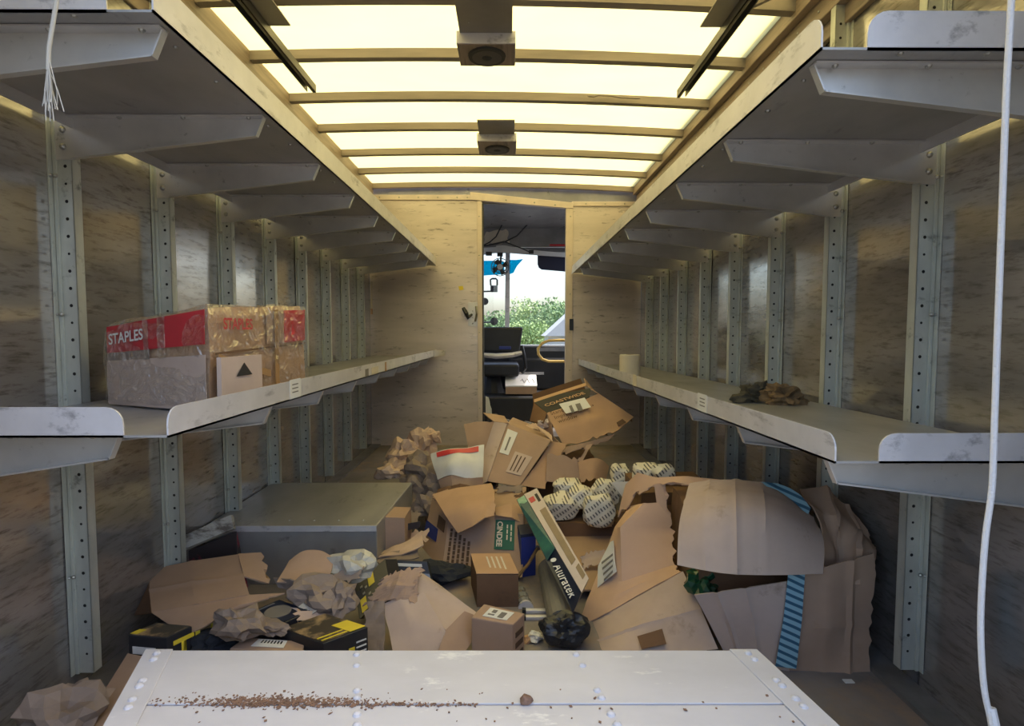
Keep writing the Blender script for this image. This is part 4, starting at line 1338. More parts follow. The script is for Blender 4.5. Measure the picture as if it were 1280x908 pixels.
sheet('fold_flap', [[at(722, 789, 1.715), at(790, 752, 1.685), at(854, 715, 1.685)],
                    [at(742, 803, 1.61), at(805, 778, 1.575), at(874, 757, 1.58)],
                    [at(732, 824, 1.53), at(812, 824, 1.485), at(897, 812, 1.50)]], 'cardboard_grey', tc_, sub=12, wob=0.006, wscale=11, seed=4, folds=(('v', 0.55, 0.005, 0.03), ('u', 0.35, 0.004, 0.02), ('u', 0.7, 0.004, 0.02)))
sheet('address_label', [[at(763, 678, 1.90), at(767, 676, 1.855)], [at(748, 708, 1.855), at(769, 702, 1.80)], [at(747, 735, 1.795), at(771, 715, 1.775)]], 'paper_white', tc_, sub=4, wob=0.001, th=0.001)
for k in range(4):
    sheet('label_print', [[at(752 + k, 703 + 7 * k, 1.835 - .014 * k), at(766, 692 + 7 * k, 1.81 - .014 * k)], [at(752 + k, 706 + 7 * k, 1.83 - .014 * k), at(766, 695 + 7 * k, 1.805 - .014 * k)]], 'ink_grey', tc_, sub=2, wob=0, th=0.0006)
sheet('back_panel', [[at(775, 640, 2.1), at(850, 630, 2.05)], [at(765, 715, 2.1), at(850, 720, 2.05)]], 'cardboard_dark', tc_, sub=4, wob=0.004)
sheet('corner_edge', [[at(764, 603, 2.12), at(789, 602, 2.1)], [at(781, 624, 2.1), at(786, 622, 2.08)]], 'roll_paper', tc_, sub=3, wob=0.002)
mk = thing('flat_carton', 'flattened tan carton lying on the floor in the middle', 'carton', (0.3, 2.3, 0))
sheet('board', [[onz(690, 640, .03), onz(735, 640, .03), onz(785, 640, .03)], [onz(697, 670, .03), onz(740, 670, .03), onz(780, 670, .03)], [onz(708, 740, .03), onz(740, 740, .03), onz(770, 740, .03)]], 'cardboard', mk, sub=5, wob=0.004, th=0.006)
sheet('loose_scrap', [[onz(716, 660, .045), onz(737, 662, .045)], [onz(720, 668, .04), onz(732, 666, .04)]], 'cardboard_warm', mk, sub=4, wob=0.004, torn='lrtb', jag=0.01)
# printed panel on the folded flap
sheet('print_panel', [[at(797, 797, 1.537), at(828, 787, 1.53)], [at(802, 813, 1.50), at(833, 806, 1.50)]], 'cardboard_dark', tc_, sub=3, wob=0.0, th=0.001, lift=-0.004)

# wrapped bundles with black dashes
for i, (px, py, Y, rx, ry, rz, rot, lb) in enumerate(((709, 610, 2.52, .070, .06, .045, .1, 'dash patterned white bundle at the back under the brown flap'),
                                                (700, 634, 2.40, .075, .07, .058, .3, 'dash patterned white bundle beside the long slim box'),
                                                (727, 622, 2.44, .06, .07, .05, -.2, 'dash patterned white bundle in the middle of the group'),
                                                (748, 640, 2.33, .072, .06, .078, .2, 'dash patterned white bundle nearest the torn carton label'),
                                                (757, 616, 2.42, .06, .05, .06, .4, 'dash patterned white bundle behind the nearest bundle'),
                                                (776, 594, 2.45, .045, .05, .050, 0, 'small upright dash patterned bundle at the torn carton top'),
                                                (808, 591, 2.25, .055, .05, .040, .2, 'dash patterned bundle lying left behind the torn carton'),
                                                (829, 590, 2.20, .045, .05, .032, .2, 'dash patterned bundle lying right behind the torn carton'))):
    c = at(px, py, Y)
    o = wad('wrapped_bundle', c, (rx, ry, rz), 'wrap_dashed', None, seed=30 + i, amp=0.22, scale=1.3, rot=rot, smooth=True, boxy=True)
    tag(o, lb, 'bundle', 'dash patterned bundles')
# support carton under the bundles
sc_ = thing('low_carton', 'brown carton under the patterned bundles', 'carton', (0.35, 2.5, 0))
carton('body', V(0.16, 2.34, 0.035), V(0.33, 0, 0), V(0, 0.28, 0), V(0, 0, 0.06), 'cardboard_dark', sc_, wob=0.006)
sb2 = thing('back_carton', 'dark brown carton behind the torn carton at the right', 'carton', (0.6, 2.3, 0))
carton('body', V(0.50, 2.08, 0.0), V(0.30, 0.02, 0), V(0, 0.30, 0), V(0, 0, 0.30), 'cardboard_dark', sb2, wob=0.006)

# ------------------------------------------------------------------ long slim picture frame box
al = thing('slim_box', 'long slim black and white box leaning in the heap', 'box', at(700, 740, 2.0))
f0, f1 = at(645.5, 625, 2.18), at(655, 619, 2.20)          # dark face, far end
n0, n1_ = at(716, 767, 1.57), at(727, 742, 1.59)           # dark face, near end
w0_, w1_ = at(671, 611, 2.24), at(736, 724, 1.65)          # white face outer edge
mb = MB()
down = V(0.10, 0.10, -0.06)
far4 = [f0, f1, w0_, w0_ + (f0 - f1) + V(0.0, 0.0, -0.02)]
near4 = [n0, n1_, w1_, w1_ + (n0 - n1_)]
vs_l = near4 + far4
mb.add(vs_l, [(0, 1, 2, 3), (7, 6, 5, 4), (0, 4, 5, 1), (1, 5, 6, 2), (2, 6, 7, 3), (3, 7, 4, 0)])
mb.build('body', 'navy_print', al)
def between(p, q, r, s_, u, v):
    return p.lerp(q, u).lerp(r.lerp(s_, u), v)
def patch(name, A_, B_, C_, D_, u0, u1, v0, v1, m_, lift, parent=al):
    """rectangle in the face A-B (far edge) / C-D (near edge)"""
    c = [between(A_, B_, C_, D_, u, v) for u, v in ((u0, v0), (u1, v0), (u1, v1), (u0, v1))]
    n_ = (c[1] - c[0]).cross(c[3] - c[0]).normalized()
    if n_.dot(_C - c[0]) < 0:
        n_ = -n_
    c = [q + n_ * lift for q in c]
    return MB().add(c + [q - n_ * 0.0012 for q in c], [(0, 1, 2, 3), (4, 5, 6, 7), (0, 1, 5, 4), (1, 2, 6, 5), (2, 3, 7, 6), (3, 0, 4, 7)]).build(name, m_, parent)
patch('white_face', f1, w0_, n1_, w1_, 0.02, 1, 0, 1, 'box_white', 0.002)
patch('window', f1, w0_, n1_, w1_, 0.38, 0.85, 0.25, 0.82, 'window_brown', 0.0035)
patch('pink_square', f1, w0_, n1_, w1_, 0.12, 0.5, 0.07, 0.13, 'red_ink', 0.0035)
patch('print_mark', f1, w0_, n1_, w1_, 0.62, 0.82, 0.06, 0.16, 'ink_black', 0.0035)
patch('print_mark', f1, w0_, n1_, w1_, 0.55, 0.9, 0.86, 0.96, 'window_brown', 0.0035)
patch('teal_face', f0, f1, n0, n1_, 0.04, 0.97, 0.02, 0.62, 'teal_print', 0.002)
patch('green_corner', f0, f1, n0, n1_, 0.05, 0.96, 0.01, 0.09, 'teal_pale', 0.003)
for k in range(3):
    patch('small_print', f0, f1, n0, n1_, 0.40 + k * 0.17, 0.50 + k * 0.17, 0.17, 0.50, 'lip_metal' if k == 1 else 'ink_grey', 0.003)
dl = (n0.lerp(n1_, .5) - f0.lerp(f1, .5)).normalized()
fn_ = (f1 - f0).cross(n0 - f0).normalized()
if fn_.dot(_C - f0) < 0:
    fn_ = -fn_
upd = fn_.cross(dl)
if upd.dot(n1_ - n0) < 0:
    upd = -upd
st_ = between(f0, f1, n0, n1_, 0.18, 0.70)
lettering('lettering', 'Aluratek', st_ + fn_ * 0.010, dl, upd, 0.042, 'paper_white', al, lift=0.0, bold=0.0004, spacing=1.08)
q = between(f0, f1, n0, n1_, 0.45, 0.665)
MB().disc(q + fn_ * 0.003, fn_, 0.010, 0.001, 12).build('logo_dot', 'paper_white', al)

# grey tube with a black plastic end
tb = thing('cardboard_tube', 'grey cardboard tube with black plastic foot lying in the heap', 'tube', at(700, 780, 1.7))
MB().tube([V(0.146, 2.00, 0.041), V(0.150, 1.85, 0.041), V(0.157, 1.62, 0.041)], 0.040, 18).build('tube', 'pipe_grey', tb, smooth=False)
wad('foot', V(0.165, 1.57, 0.048), (0.066, 0.045, 0.05), 'black_plastic', tb, seed=14, amp=0.35, scale=1.6, sub=4)
lamp = thing('glass_jar', 'small clear ribbed jar lying beside the brown carton', 'jar', at(655, 760, 1.85))
c0, c1 = at(649, 738, 1.95), at(657, 760, 1.80)
pts = [c0.lerp(c1, k / 6) for k in range(7)]
MB().tube(pts, [.016, .024, .021, .025, .021, .027, .024], 14).build('body', 'clear_plastic', lamp)
MB().tube([c1, c1 + (c1 - c0).normalized() * 0.012], 0.026, 14).build('lid', 'lip_metal', lamp)
for k, (x, y, lb) in enumerate(((657, 800, 'white crumpled tissue beside the black tube foot'), (660, 805, 'scrap of tan card below the white tissue'))):
    o = wad('tissue' if k == 0 else 'card_scrap', at(x + 12 * (1 - k), y - 4, 1.6), (0.02, 0.018, 0.014), 'paper_white' if k == 0 else 'cardboard_warm', None, seed=40 + k, amp=0.5, sub=3)
    tag(o, lb, 'tissue' if k == 0 else 'scrap')

# ------------------------------------------------------------------ middle cartons
def pbox(name, root, o, a, c, b, material, wob=0.003, seed=1, n=5):
    return carton(name, o, Vector(a) - Vector(o), b, Vector(c) - Vector(o), material, root, n=n, wob=wob, seed=seed)
def face_patch(name, root, A_, B_, C_, D_, u0, u1, v0, v1, m_, lift=0.004):
    return patch(name, A_, B_, C_, D_, u0, u1, v0, v1, m_, lift, root)

gc = thing('green_label_carton', 'large tilted carton with green printed panel in the heap centre', 'carton', (-0.12, 2.25, 0))
TL, TR, BL = at(562, 640, 2.28), at(655, 643, 2.18), at(552, 716, 2.08)
BR = BL + TR - TL
mb = MB()
back = V(0.02, 0.32, 0.02)
LT, LB = at(541, 617, 2.50), at(523, 700, 2.28)
mb.add([BL, BR, TR, TL, LB, BR + back, TR + back, LT], [(0, 1, 2, 3), (4, 0, 3, 7), (1, 5, 6, 2), (5, 4, 7, 6), (3, 2, 6, 7), (4, 5, 1, 0)])
mb.build('body', 'cardboard', gc, bevel=0.004)
face_patch('green_panel', gc, TL, TR, BL, BR, 0.64, 0.89, 0.12, 0.60, 'green_print')
ux, uy = (TR - TL).normalized(), (BL - TL).normalized()
nf = ux.cross(-uy).normalized()
if nf.dot(_C - TL) < 0:
    nf = -nf
q = between(TL, TR, BL, BR, 0.67, 0.15)
lettering('lettering', 'CINDEE', q + nf * 0.0065, uy, ux, 0.031, 'roll_paper', gc, lift=0, bold=0.001)
rw = random.Random(31)
for k in range(2):                                   # unreadable small print beside the word
    v_ = 0.20
    for n_ in range(3):
        d_ = rw.uniform(0.06, 0.11)
        patch('small_print', TL, TR, BL, BR, 0.79 + 0.05 * k, 0.805 + 0.05 * k, v_, v_ + d_, 'roll_paper', 0.0058, gc)
        v_ += d_ + 0.02
for k in range(5):                                   # unreadable columns of brown carton print
    v_ = 0.30 + 0.05 * k
    while v_ < 0.93:
        d_ = rw.uniform(0.03, 0.09)
        patch('carton_print', TL, TR, BL, BR, 0.05 + 0.062 * k, 0.082 + 0.062 * k, v_, min(v_ + d_, 0.96), 'ink_brown', 0.004, gc)
        v_ += d_ + 0.018
LQ = [LT, TL, LB, BL]
patch('blue_tape', LT, TL, LB, BL, 0.02, 0.62, 0.42, 0.62, 'blue_print', 0.004, gc)
patch('dark_print', LT, TL, LB, BL, 0.55, 0.9, 0.2, 0.4, 'ink_brown', 0.004, gc)
patch('blue_tape', BL, BR, at(552, 735, 2.0), at(590, 735, 2.0), 0.02, 0.5, 0.1, 0.9, 'navy_print', 0.004, gc)
sheet('folded_flap', [[at(541, 619, 2.36), at(572, 611, 2.34), at(600, 607, 2.33), at(616, 605, 2.33)],
                      [at(556, 643, 2.20), at(585, 638, 2.16), at(608, 634, 2.16), at(619, 626, 2.18)],
                      [at(573, 667, 2.12), at(592, 658, 2.09), at(606, 648, 2.09), at(619, 645, 2.12)]], 'cardboard_warm', gc, sub=6, wob=0.003, torn='r', jag=0.008)
sheet('flap_lip', [[at(540, 619, 2.36), at(560, 612, 2.35)], [at(543, 626, 2.33), at(563, 618, 2.33)]], 'cardboard_warm', gc, sub=5, wob=0.006, torn='l', jag=0.012, seed=8)
sheet('edge_flap', [[at(618, 636, 2.24), at(640, 630, 2.24), at(656, 640, 2.22)], [at(620, 645, 2.18), at(640, 648, 2.16), at(655, 656, 2.16)]], 'cardboard_warm', gc, sub=4, wob=0.004, seed=9)

sq = thing('taped_carton', 'square dark brown carton with taped top in the heap centre', 'carton', (-0.05, 1.86, 0))
o_ = at(596, 765, 1.80)
o_.z = 0.0
a_, cz = at(648, 762, 1.80), 0
TLq, TRq = at(596, 719, 1.80), at(648, 713, 1.80)
o_ = V(TLq.x, 1.80, 0)
bvec = V(-0.03, 0.155, 0.005)
carton('body', o_, V(TRq.x - TLq.x, 0.0, 0), bvec, V(0, 0, TLq.z), 'cardboard_dark', sq, wob=0.002)
z_ = TLq.z + 0.003
c_ = [V(o_.x - .001, 1.799, z_), V(TRq.x + .001, 1.799, z_)]
sheet('top_face', [[c_[0] + bvec, c_[1] + bvec], c_], 'cardboard_warm', sq, sub=3, wob=0.001, th=0.002)
for k in range(4):
    u = 0.36 + 0.12 * k
    p = c_[0].lerp(c_[1], u)
    sheet('tape_print', [[p + bvec * 0.82 + V(0, 0, .0025), p + bvec * 0.82 + V(0.006, 0, .0025)], [p + bvec * 0.2 + V(0, 0, .0015), p + bvec * .2 + V(0.006, 0, .0015)]], 'roll_paper', sq, sub=2, wob=0, th=0.0006)

lb_ = thing('labelled_carton', 'small tan carton with white shipping label behind the white box', 'carton', (-0.02, 1.5, 0))
zt_l = 0.145
p0, p1, p2, p3 = onz(641, 781, zt_l), onz(656, 767, zt_l), onz(605, 755, zt_l), onz(589, 772, zt_l)
mb = MB().hexa([V(p3.x, p3.y, 0), V(p0.x, p0.y, 0), V(p1.x, p1.y, 0), V(p2.x, p2.y, 0)], [p3, p0, p1, p2])
mb.build('body', 'cardboard', lb_, bevel=0.003)
patch('shipping_label', p2, p1, p3, p0, 0.22, 0.80, 0.18, 0.82, 'paper_white', 0.002, lb_)
for u0, u1, v0, v1 in ((0.34, 0.44, 0.3, 0.5), (0.55, 0.68, 0.35, 0.75), (0.3, 0.45, 0.6, 0.68)):
    patch('label_print', p2, p1, p3, p0, u0, u1, v0, v1, 'ink_grey', 0.0032, lb_)
for k in range(3):
    patch('side_print', p0, p1, V(p0.x, p0.y, 0), V(p1.x, p1.y, 0), 0.2, 0.8, 0.2 + 0.2 * k, 0.3 + 0.2 * k, 'ink_brown', 0.002, lb_)

oc = thing('opened_carton', 'opened tan carton with crumpled torn top in front of the heap', 'carton', (-0.28, 1.5, 0))
sheet('left_panel', [[at(478, 757, 1.56), at(500, 748, 1.56), at(530, 742, 1.58)],
                     [at(487, 790, 1.49), at(515, 778, 1.49), at(557, 790, 1.47)],
                     [at(493, 826, 1.42), at(520, 826, 1.42), at(548, 826, 1.42)]], 'cardboard_grey', oc, sub=6, wob=0.003)
sheet('right_panel', [[at(500, 735, 1.60), at(518, 712, 1.66), at(542, 728, 1.66)],
                      [at(520, 752, 1.56), at(545, 745, 1.60), at(575, 752, 1.60)],
                      [at(557, 790, 1.475), at(578, 778, 1.53), at(607, 776, 1.56)]], 'cardboard_grey', oc, sub=6, wob=0.003, seed=2)
sheet('lower_flap', [[at(557, 789, 1.475), at(580, 765, 1.53), at(607, 776, 1.55)], [at(543, 826, 1.40), at(565, 826, 1.42), at(578, 820, 1.44)]], 'cardboard', oc, sub=6, wob=0.002, seed=3)
sheet('torn_liner', [[at(482, 722, 1.62), at(502, 712, 1.62), at(528, 712, 1.63)],
                     [at(468, 738, 1.60), at(496, 733, 1.57), at(522, 733, 1.58)],
                     [at(458, 756, 1.58), at(486, 753, 1.55), at(518, 758, 1.55)]], 'cardboard', oc, sub=8, wob=0.006, crump=0.006, cscale=30, torn='tblr', jag=0.02, seed=5)
sheet('crumpled_side', [[at(458, 752, 1.57), at(480, 752, 1.55)], [at(455, 785, 1.52), at(482, 785, 1.50)], [at(462, 822, 1.46), at(480, 822, 1.44)]], 'kraft_grey', oc, sub=7, wob=0.008, crump=0.006, cscale=26, torn='l', jag=0.012, seed=6)
sheet('torn_curl', [[at(512, 730, 1.60), at(523, 722, 1.60)], [at(510, 745, 1.565), at(522, 742, 1.57)], [at(512, 757, 1.54), at(521, 758, 1.545)]], 'cardboard', oc, sub=5, wob=0.004, crump=0.004, cscale=30, torn='b', seed=7)

# ------------------------------------------------------------------ cartons at the back
sp = thing('support_carton', 'ripped brown carton under the large black banded carton', 'carton', (0.22, 2.8, 0))
carton('body', V(0.10, 2.72, 0), V(0.34, 0.02, 0), V(0, 0.42, 0), V(0, 0, 0.26), 'cardboard_dark', sp, n=6, wob=0.01)
sheet('left_flap', [[at(690, 552, 2.72), at(712, 556, 2.72)], [at(668, 585, 2.62), at(690, 580, 2.64)], [at(650, 608, 2.54), at(682, 612, 2.55)]], 'cardboard_warm', sp, sub=5, wob=0.008, torn='r', jag=0.02)
sheet('inner_fold', [[at(684, 566, 2.62), at(715, 572, 2.62), at(726, 572, 2.62)], [at(682, 602, 2.56), at(710, 606, 2.56), at(728, 598, 2.58)]], 'cardboard', sp, sub=5, wob=0.010, torn='t', seed=2)
sheet('right_flap', [[at(722, 578, 2.60), at(745, 574, 2.64), at(759, 584, 2.68)], [at(726, 604, 2.55), at(742, 600, 2.55), at(756, 602, 2.6)]], 'cardboard_warm', sp, sub=6, wob=0.012, curve=True, torn='b', jag=0.015, seed=3)
sheet('torn_strip', [[at(742, 554, 2.66), at(734, 556, 2.66)], [at(728, 578, 2.6), at(722, 576, 2.6)]], 'cardboard', sp, sub=5, wob=0.006, torn='lr', jag=0.008, seed=4)

cw_ = thing('banded_carton', 'orange brown carton with black lettered band tilted on the heap', 'carton', at(730, 540, 2.85))
A0, A1, A2 = at(668, 504, 3.02), at(700, 493.5, 3.02), at(733, 483, 3.02)
B0, B1, B2 = at(684, 517, 2.90), at(716, 507, 2.90), at(748, 492, 2.90)
C0, C1, C2 = at(694, 538, 2.82), at(738, 524, 2.80), at(792, 522, 2.86)
D0, D1, D2 = at(705, 558, 2.77), at(742, 549, 2.74), at(770, 541, 2.76)
sheet('printed_face', [[B0, B1, B2], [C0, C1, C2], [D0, D1, D2]], 'cardboard_warm', cw_, sub=7, wob=0.003, torn='b', jag=0.016)
sheet('black_band', [[A0, A1, A2.lerp(B2, .35)], [B0, B1, B2.lerp(B1, 0.35)]], 'ink_black', cw_, sub=4, wob=0.001, th=0.004)
sheet('top_edge', [[A0 + V(0, .03, .012), A1 + V(0, .03, .012), A2 + V(0, .03, .012)], [A0, A1, A2]], 'cardboard_warm', cw_, sub=3, wob=0.001)
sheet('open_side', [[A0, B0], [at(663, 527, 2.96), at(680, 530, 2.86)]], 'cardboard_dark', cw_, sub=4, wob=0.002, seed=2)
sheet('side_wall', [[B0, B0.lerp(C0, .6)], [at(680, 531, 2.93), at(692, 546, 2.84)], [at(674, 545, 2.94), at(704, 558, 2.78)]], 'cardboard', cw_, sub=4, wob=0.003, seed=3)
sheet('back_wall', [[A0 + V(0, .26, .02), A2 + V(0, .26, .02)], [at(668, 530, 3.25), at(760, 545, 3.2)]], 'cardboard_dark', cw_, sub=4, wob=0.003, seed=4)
sheet('right_wall', [[A2 + V(0, .02, 0), A2 + V(0.02, .26, .02)], [at(748, 493, 2.93), at(752, 500, 3.2)], [at(790, 523, 2.88), at(790, 528, 3.15)]], 'cardboard', cw_, sub=4, wob=0.003, seed=5)
sheet('torn_lower_edge', [[at(702, 560, 2.76), at(735, 553, 2.73), at(768, 543, 2.75)], [at(690, 572, 2.74), at(733, 561, 2.72), at(758, 553, 2.74)]], 'cardboard', cw_, sub=7, wob=0.006, torn='b', jag=0.02, seed=6)
lx = (B2 - B0).normalized()
ly = (A0 - B0)
ly = (ly - lx * ly.dot(lx)).normalized()
ln_ = lx.cross(ly).normalized()
sgn = 1 if ln_.dot(_C - B0) > 0 else -1
sl = (A1 - A0).normalized()
lettering('lettering', 'COASTWIDE', A0.lerp(B0, 0.66) + lx * 0.022 + ln_ * sgn * 0.011, sl, (A0 - B0).normalized(), 0.038, 'cardboard_warm', cw_, lift=0, bold=0.0007)
fx = (C1 - C0).normalized()
for k, (ln2, u, v) in enumerate((('Standard', 0.08, 0.30), ('Impregnated', 0.13, 0.58), ('window', 0.17, 0.84))):
    base_ = between(B0, B1, C0, C1, u, v)
    fy = (B0 - C0).normalized()
    lettering('lettering', ln2, base_ + ln_ * sgn * 0.016, (B1 - B0).lerp(C1 - C0, v).normalized(), fy, 0.032, 'ink_brown', cw_, lift=0)
lettering('lettering', 'us', between(B0, B2, C0, C2, 0.62, 0.42) + ln_ * sgn * 0.016, (B1 - B0).normalized(), (B0 - C0).normalized(), 0.034, 'ink_brown', cw_, lift=0)
sheet('white_label', [[at(699, 507, 2.898), at(715, 503, 2.898), at(731, 499, 2.895)], [at(708, 519, 2.85), at(724, 515, 2.845), at(739, 511, 2.845)]], 'paper_white', cw_, sub=4, wob=0.002, th=0.001, lift=-0.012)
for k, (x0, x1) in enumerate(((711, 714.5), (719, 725))):
    sheet('label_print', [[at(x0, 508 - k * 2.4, 2.86), at(x1, 506.5 - k * 2.4, 2.86)], [at(x0 + 4, 516.5 - k * 2.2, 2.825), at(x1 + 4, 515.5 - k * 2.2, 2.825)]], 'ink_grey', cw_, sub=2, wob=0, th=0.0006)
sheet('print_panel', [[at(768, 530, 2.81), at(778, 524, 2.81)], [at(773, 534, 2.79), at(783, 528, 2.79)]], 'ink_brown', cw_, sub=2, wob=0, th=0.0006)
wad('paper_stuffing', at(679, 530, 2.9), (0.03, 0.03, 0.03), 'box_white', cw_, seed=51, amp=0.5, sub=3)

ta = thing('tall_carton', 'tall tan carton with white label tipped over at the back', 'carton', (0.02, 2.7, 0))
E0, E1, E2, E3 = at(634, 529, 2.78), at(689, 551, 2.68), at(649, 609, 2.52), at(609, 602, 2.55)
bk = V(0.03, 0.32, -0.02)
mb = MB()
mb.add([E3, E2, E1, E0, E3 + bk - V(.05, 0, .05), E2 + bk - V(0, 0, .04), E1 + bk, E0 + bk],
       [(0, 1, 2, 3), (4, 0, 3, 7), (1, 5, 6, 2), (5, 4, 7, 6), (3, 2, 6, 7), (4, 5, 1, 0)])
mb.build('body', 'cardboard', ta, bevel=0.004)
sheet('side_panel', [[at(617, 528, 2.75), E0 + V(0, -.004, 0)], [at(604, 570, 2.68), E0.lerp(E3, .5) + V(0, -.004, 0)], [at(594, 612, 2.56), E3 + V(0, -.004, 0)]], 'cardboard_grey', ta, sub=5, wob=0.003)
sheet('left_flap', [[at(580, 530, 2.82), at(598, 528, 2.8), at(618, 527, 2.78)], [at(586, 560, 2.74), at(600, 560, 2.72), at(616, 560, 2.72)], [at(596, 585, 2.7), at(602, 585, 2.68), at(612, 585, 2.68)]], 'cardboard', ta, sub=4, wob=0.004, torn='t', jag=0.006)
sheet('top_flap', [[at(604, 517, 2.9), at(630, 521, 2.9)], [at(617, 528, 2.76), at(636, 530, 2.77)]], 'cardboard', ta, sub=4, wob=0.002)
patch('white_label', E0, E1, E3, E2, 0.06, 0.30, 0.10, 0.52, 'paper_white', 0.005, ta)
patch('label_print', E0, E1, E3, E2, 0.16, 0.20, 0.22, 0.46, 'ink_grey', 0.0062, ta)
patch('faded_sticker', E0, E1, E3, E2, 0.42, 0.86, 0.42, 0.80, 'cardboard_grey', 0.005, ta)
for k in range(3):
    patch('sticker_print', E0, E1, E3, E2, 0.50 + .1 * k, 0.53 + .1 * k, 0.47, 0.76, 'ink_brown', 0.0062, ta)
sheet('torn_edge', [[at(664, 528, 2.82), at(690, 545, 2.74)], [at(672, 535, 2.76), at(690, 553, 2.69)]], 'kraft_paper', ta, sub=6, wob=0.006, torn='tb', jag=0.012)

bp_ = thing('base_carton', 'brown carton under the white red packet and kraft paper', 'carton', (-0.25, 2.8, 0))
carton('body', V(-0.40, 2.62, 0), V(0.34, 0, 0), V(0, 0.35, 0), V(0, 0, 0.17), 'cardboard', bp_, wob=0.01)
for i, (px, py, Y, rx, ry, rz, m_, lb) in enumerate((
        (492, 588, 2.78, .060, .06, .045, 'kraft_paper', 'kraft paper wad farthest left at the back'),
        (504, 566, 2.86, .062, .06, .060, 'kraft_paper', 'kraft paper wad standing left of the back group'),
        (527, 561, 2.92, .058, .055, .075, 'kraft_paper', 'tallest kraft paper wad of the back group'),
        (541, 548, 2.94, .036, .04, .035, 'kraft_paper', 'small kraft paper tip on top of the back group'),
        (528, 590, 2.72, .072, .06, .065, 'kraft_grey', 'grey brown kraft wad left of the white red packet'),
        (513, 610, 2.66, .055, .05, .055, 'kraft_grey', 'lowest grey kraft wad at the wheel housing corner'),
        (548, 605, 2.62, .055, .05, .06, 'kraft_grey', 'dark kraft bag under the white red packet'),
        (535, 630, 2.52, .05, .05, .05, 'kraft_grey', 'grey kraft wad beside the folded orange flap'))):
    o = wad('kraft_wad', at(px, py, Y), (rx * 1.15, ry * 1.15, rz * 1.15), m_, None, seed=60 + i, amp=0.62, scale=2.0)
    tag(o, lb, 'paper wad', 'kraft paper at the back')
pk = thing('mail_packet', 'white plastic packet with red printed band on the kraft paper', 'packet', at(572, 600, 2.5))
R0 = [at(539, 568, 2.62), at(560, 562, 2.58), at(583, 560, 2.58), at(605, 557, 2.60)]
R1 = [at(543, 585, 2.56), at(562, 580, 2.51), at(583, 578, 2.51), at(604, 578, 2.54)]
R2 = [at(548, 600, 2.52), at(564, 594, 2.48), at(584, 598, 2.48), at(603, 597, 2.50)]
sheet('envelope', [R0, R1, R2], 'packet_white', pk, sub=7, wob=0.008, wscale=16, curve=True, th=0.004, seed=2)
r0 = [p.lerp(q, 0.10) for p, q in zip(R0, R1)]
r1 = [p.lerp(q, 0.42) for p, q in zip(R0, R1)]
def seg_(row):
    return [row[0].lerp(row[1], .38), row[1], row[2], row[2].lerp(row[3], .68)]
sheet('red_band', [seg_(r0), seg_(r1)], 'packet_red', pk, sub=7, wob=0.008, wscale=16, th=0.001, seed=2, lift=-0.010)
sheet('bag_below', [R2, [at(552, 614, 2.50), at(566, 610, 2.46), at(588, 612, 2.46), at(604, 608, 2.5)]], 'cardboard', pk, sub=6, wob=0.01, wscale=14, torn='b', jag=0.008)
ws_ = thing('dark_wrap', 'dark brown torn wrapping between packet and folded flap', 'wrapping', at(580, 612, 2.4))
sheet('sheet', [[at(548, 612, 2.46), at(575, 604, 2.42), at(606, 612, 2.46)], [at(545, 625, 2.42), at(575, 620, 2.38), at(620, 618, 2.44)]], 'cardboard_dark', ws_, sub=7, wob=0.02, crump=0.008, cscale=20, seed=3)

# paper and bits between wheel housing and carton
sl_ = thing('reddish_carton', 'reddish carton corner beside the wheel housing side', 'carton', at(487, 680, 2.1))
carton('body', at(478, 690, 2.08), V(0.085, 0, 0), V(0, 0.14, 0), V(0, 0, 0.13), 'cardboard', sl_, wob=0.004)
fk = thing('kraft_fold', 'folded kraft paper layers above the black boxes', 'paper', at(500, 690, 2.0))
sheet('layer', [[at(468, 692, 2.06), at(500, 682, 2.05), at(527, 664, 2.08)], [at(472, 698, 1.98), at(502, 694, 1.97), at(530, 684, 2.0)]], 'kraft_paper', fk, sub=6, wob=0.012, wscale=14, seed=4)
sheet('layer', [[at(466, 698, 2.02), at(498, 690, 2.0), at(522, 686, 2.02)], [at(474, 706, 1.95), at(505, 702, 1.94), at(524, 698, 1.96)]], 'kraft_grey', fk, sub=6, wob=0.012, wscale=14, seed=5)
rb_ = MB().hexa([at(507, 664, 2.14), at(524, 660, 2.14), at(524, 660, 2.2), at(507, 664, 2.2)], [at(508, 655, 2.14), at(526, 652, 2.14), at(526, 652, 2.2), at(508, 655, 2.2)]).build('striped_card', 'print_dark_red', None)
tag(rb_, 'small black and red printed card beside the blue taped carton', 'card')

# ------------------------------------------------------------------ black and yellow printed boxes
def flat_box(label, P0, P1, P3, h, top_m, side_m, name='printed_box'):
    """P0 nearest top corner, P1 its right neighbour, P3 its left neighbour"""
    r = thing(name, label, 'box', (P0 + P1 + P3) / 3 - V(0, 0, h), group='black and yellow printed boxes')
    P2 = P1 + P3 - P0
    top_ = [P3, P0, P1, P2]
    base_ = [q - V(0, 0, h) for q in top_]
    MB().hexa(base_, top_).build('body', side_m, r, bevel=0.002)
    patch('top_print', P3, P2, P0, P1, 0.03, 0.97, 0.03, 0.97, top_m, 0.0015, r)
    return r, P2
zt3 = 0.15
P0, P1, P3 = onz(404, 805, zt3), onz(460, 784, zt3), onz(350, 786, zt3)
j3, P2 = flat_box('black box with yellow corner label and photo print at the white box', P0, P1, P3, zt3, 'box_photo', 'box_black')
patch('yellow_label', P3, P2, P0, P1, 0.62, 0.97, 0.55, 0.97, 'yellow_print', 0.003, j3)
patch('yellow_label', P0, P1, P0 - V(0, 0, zt3), P1 - V(0, 0, zt3), 0.55, 0.68, 0.25, 0.6, 'yellow_print', 0.002, j3)
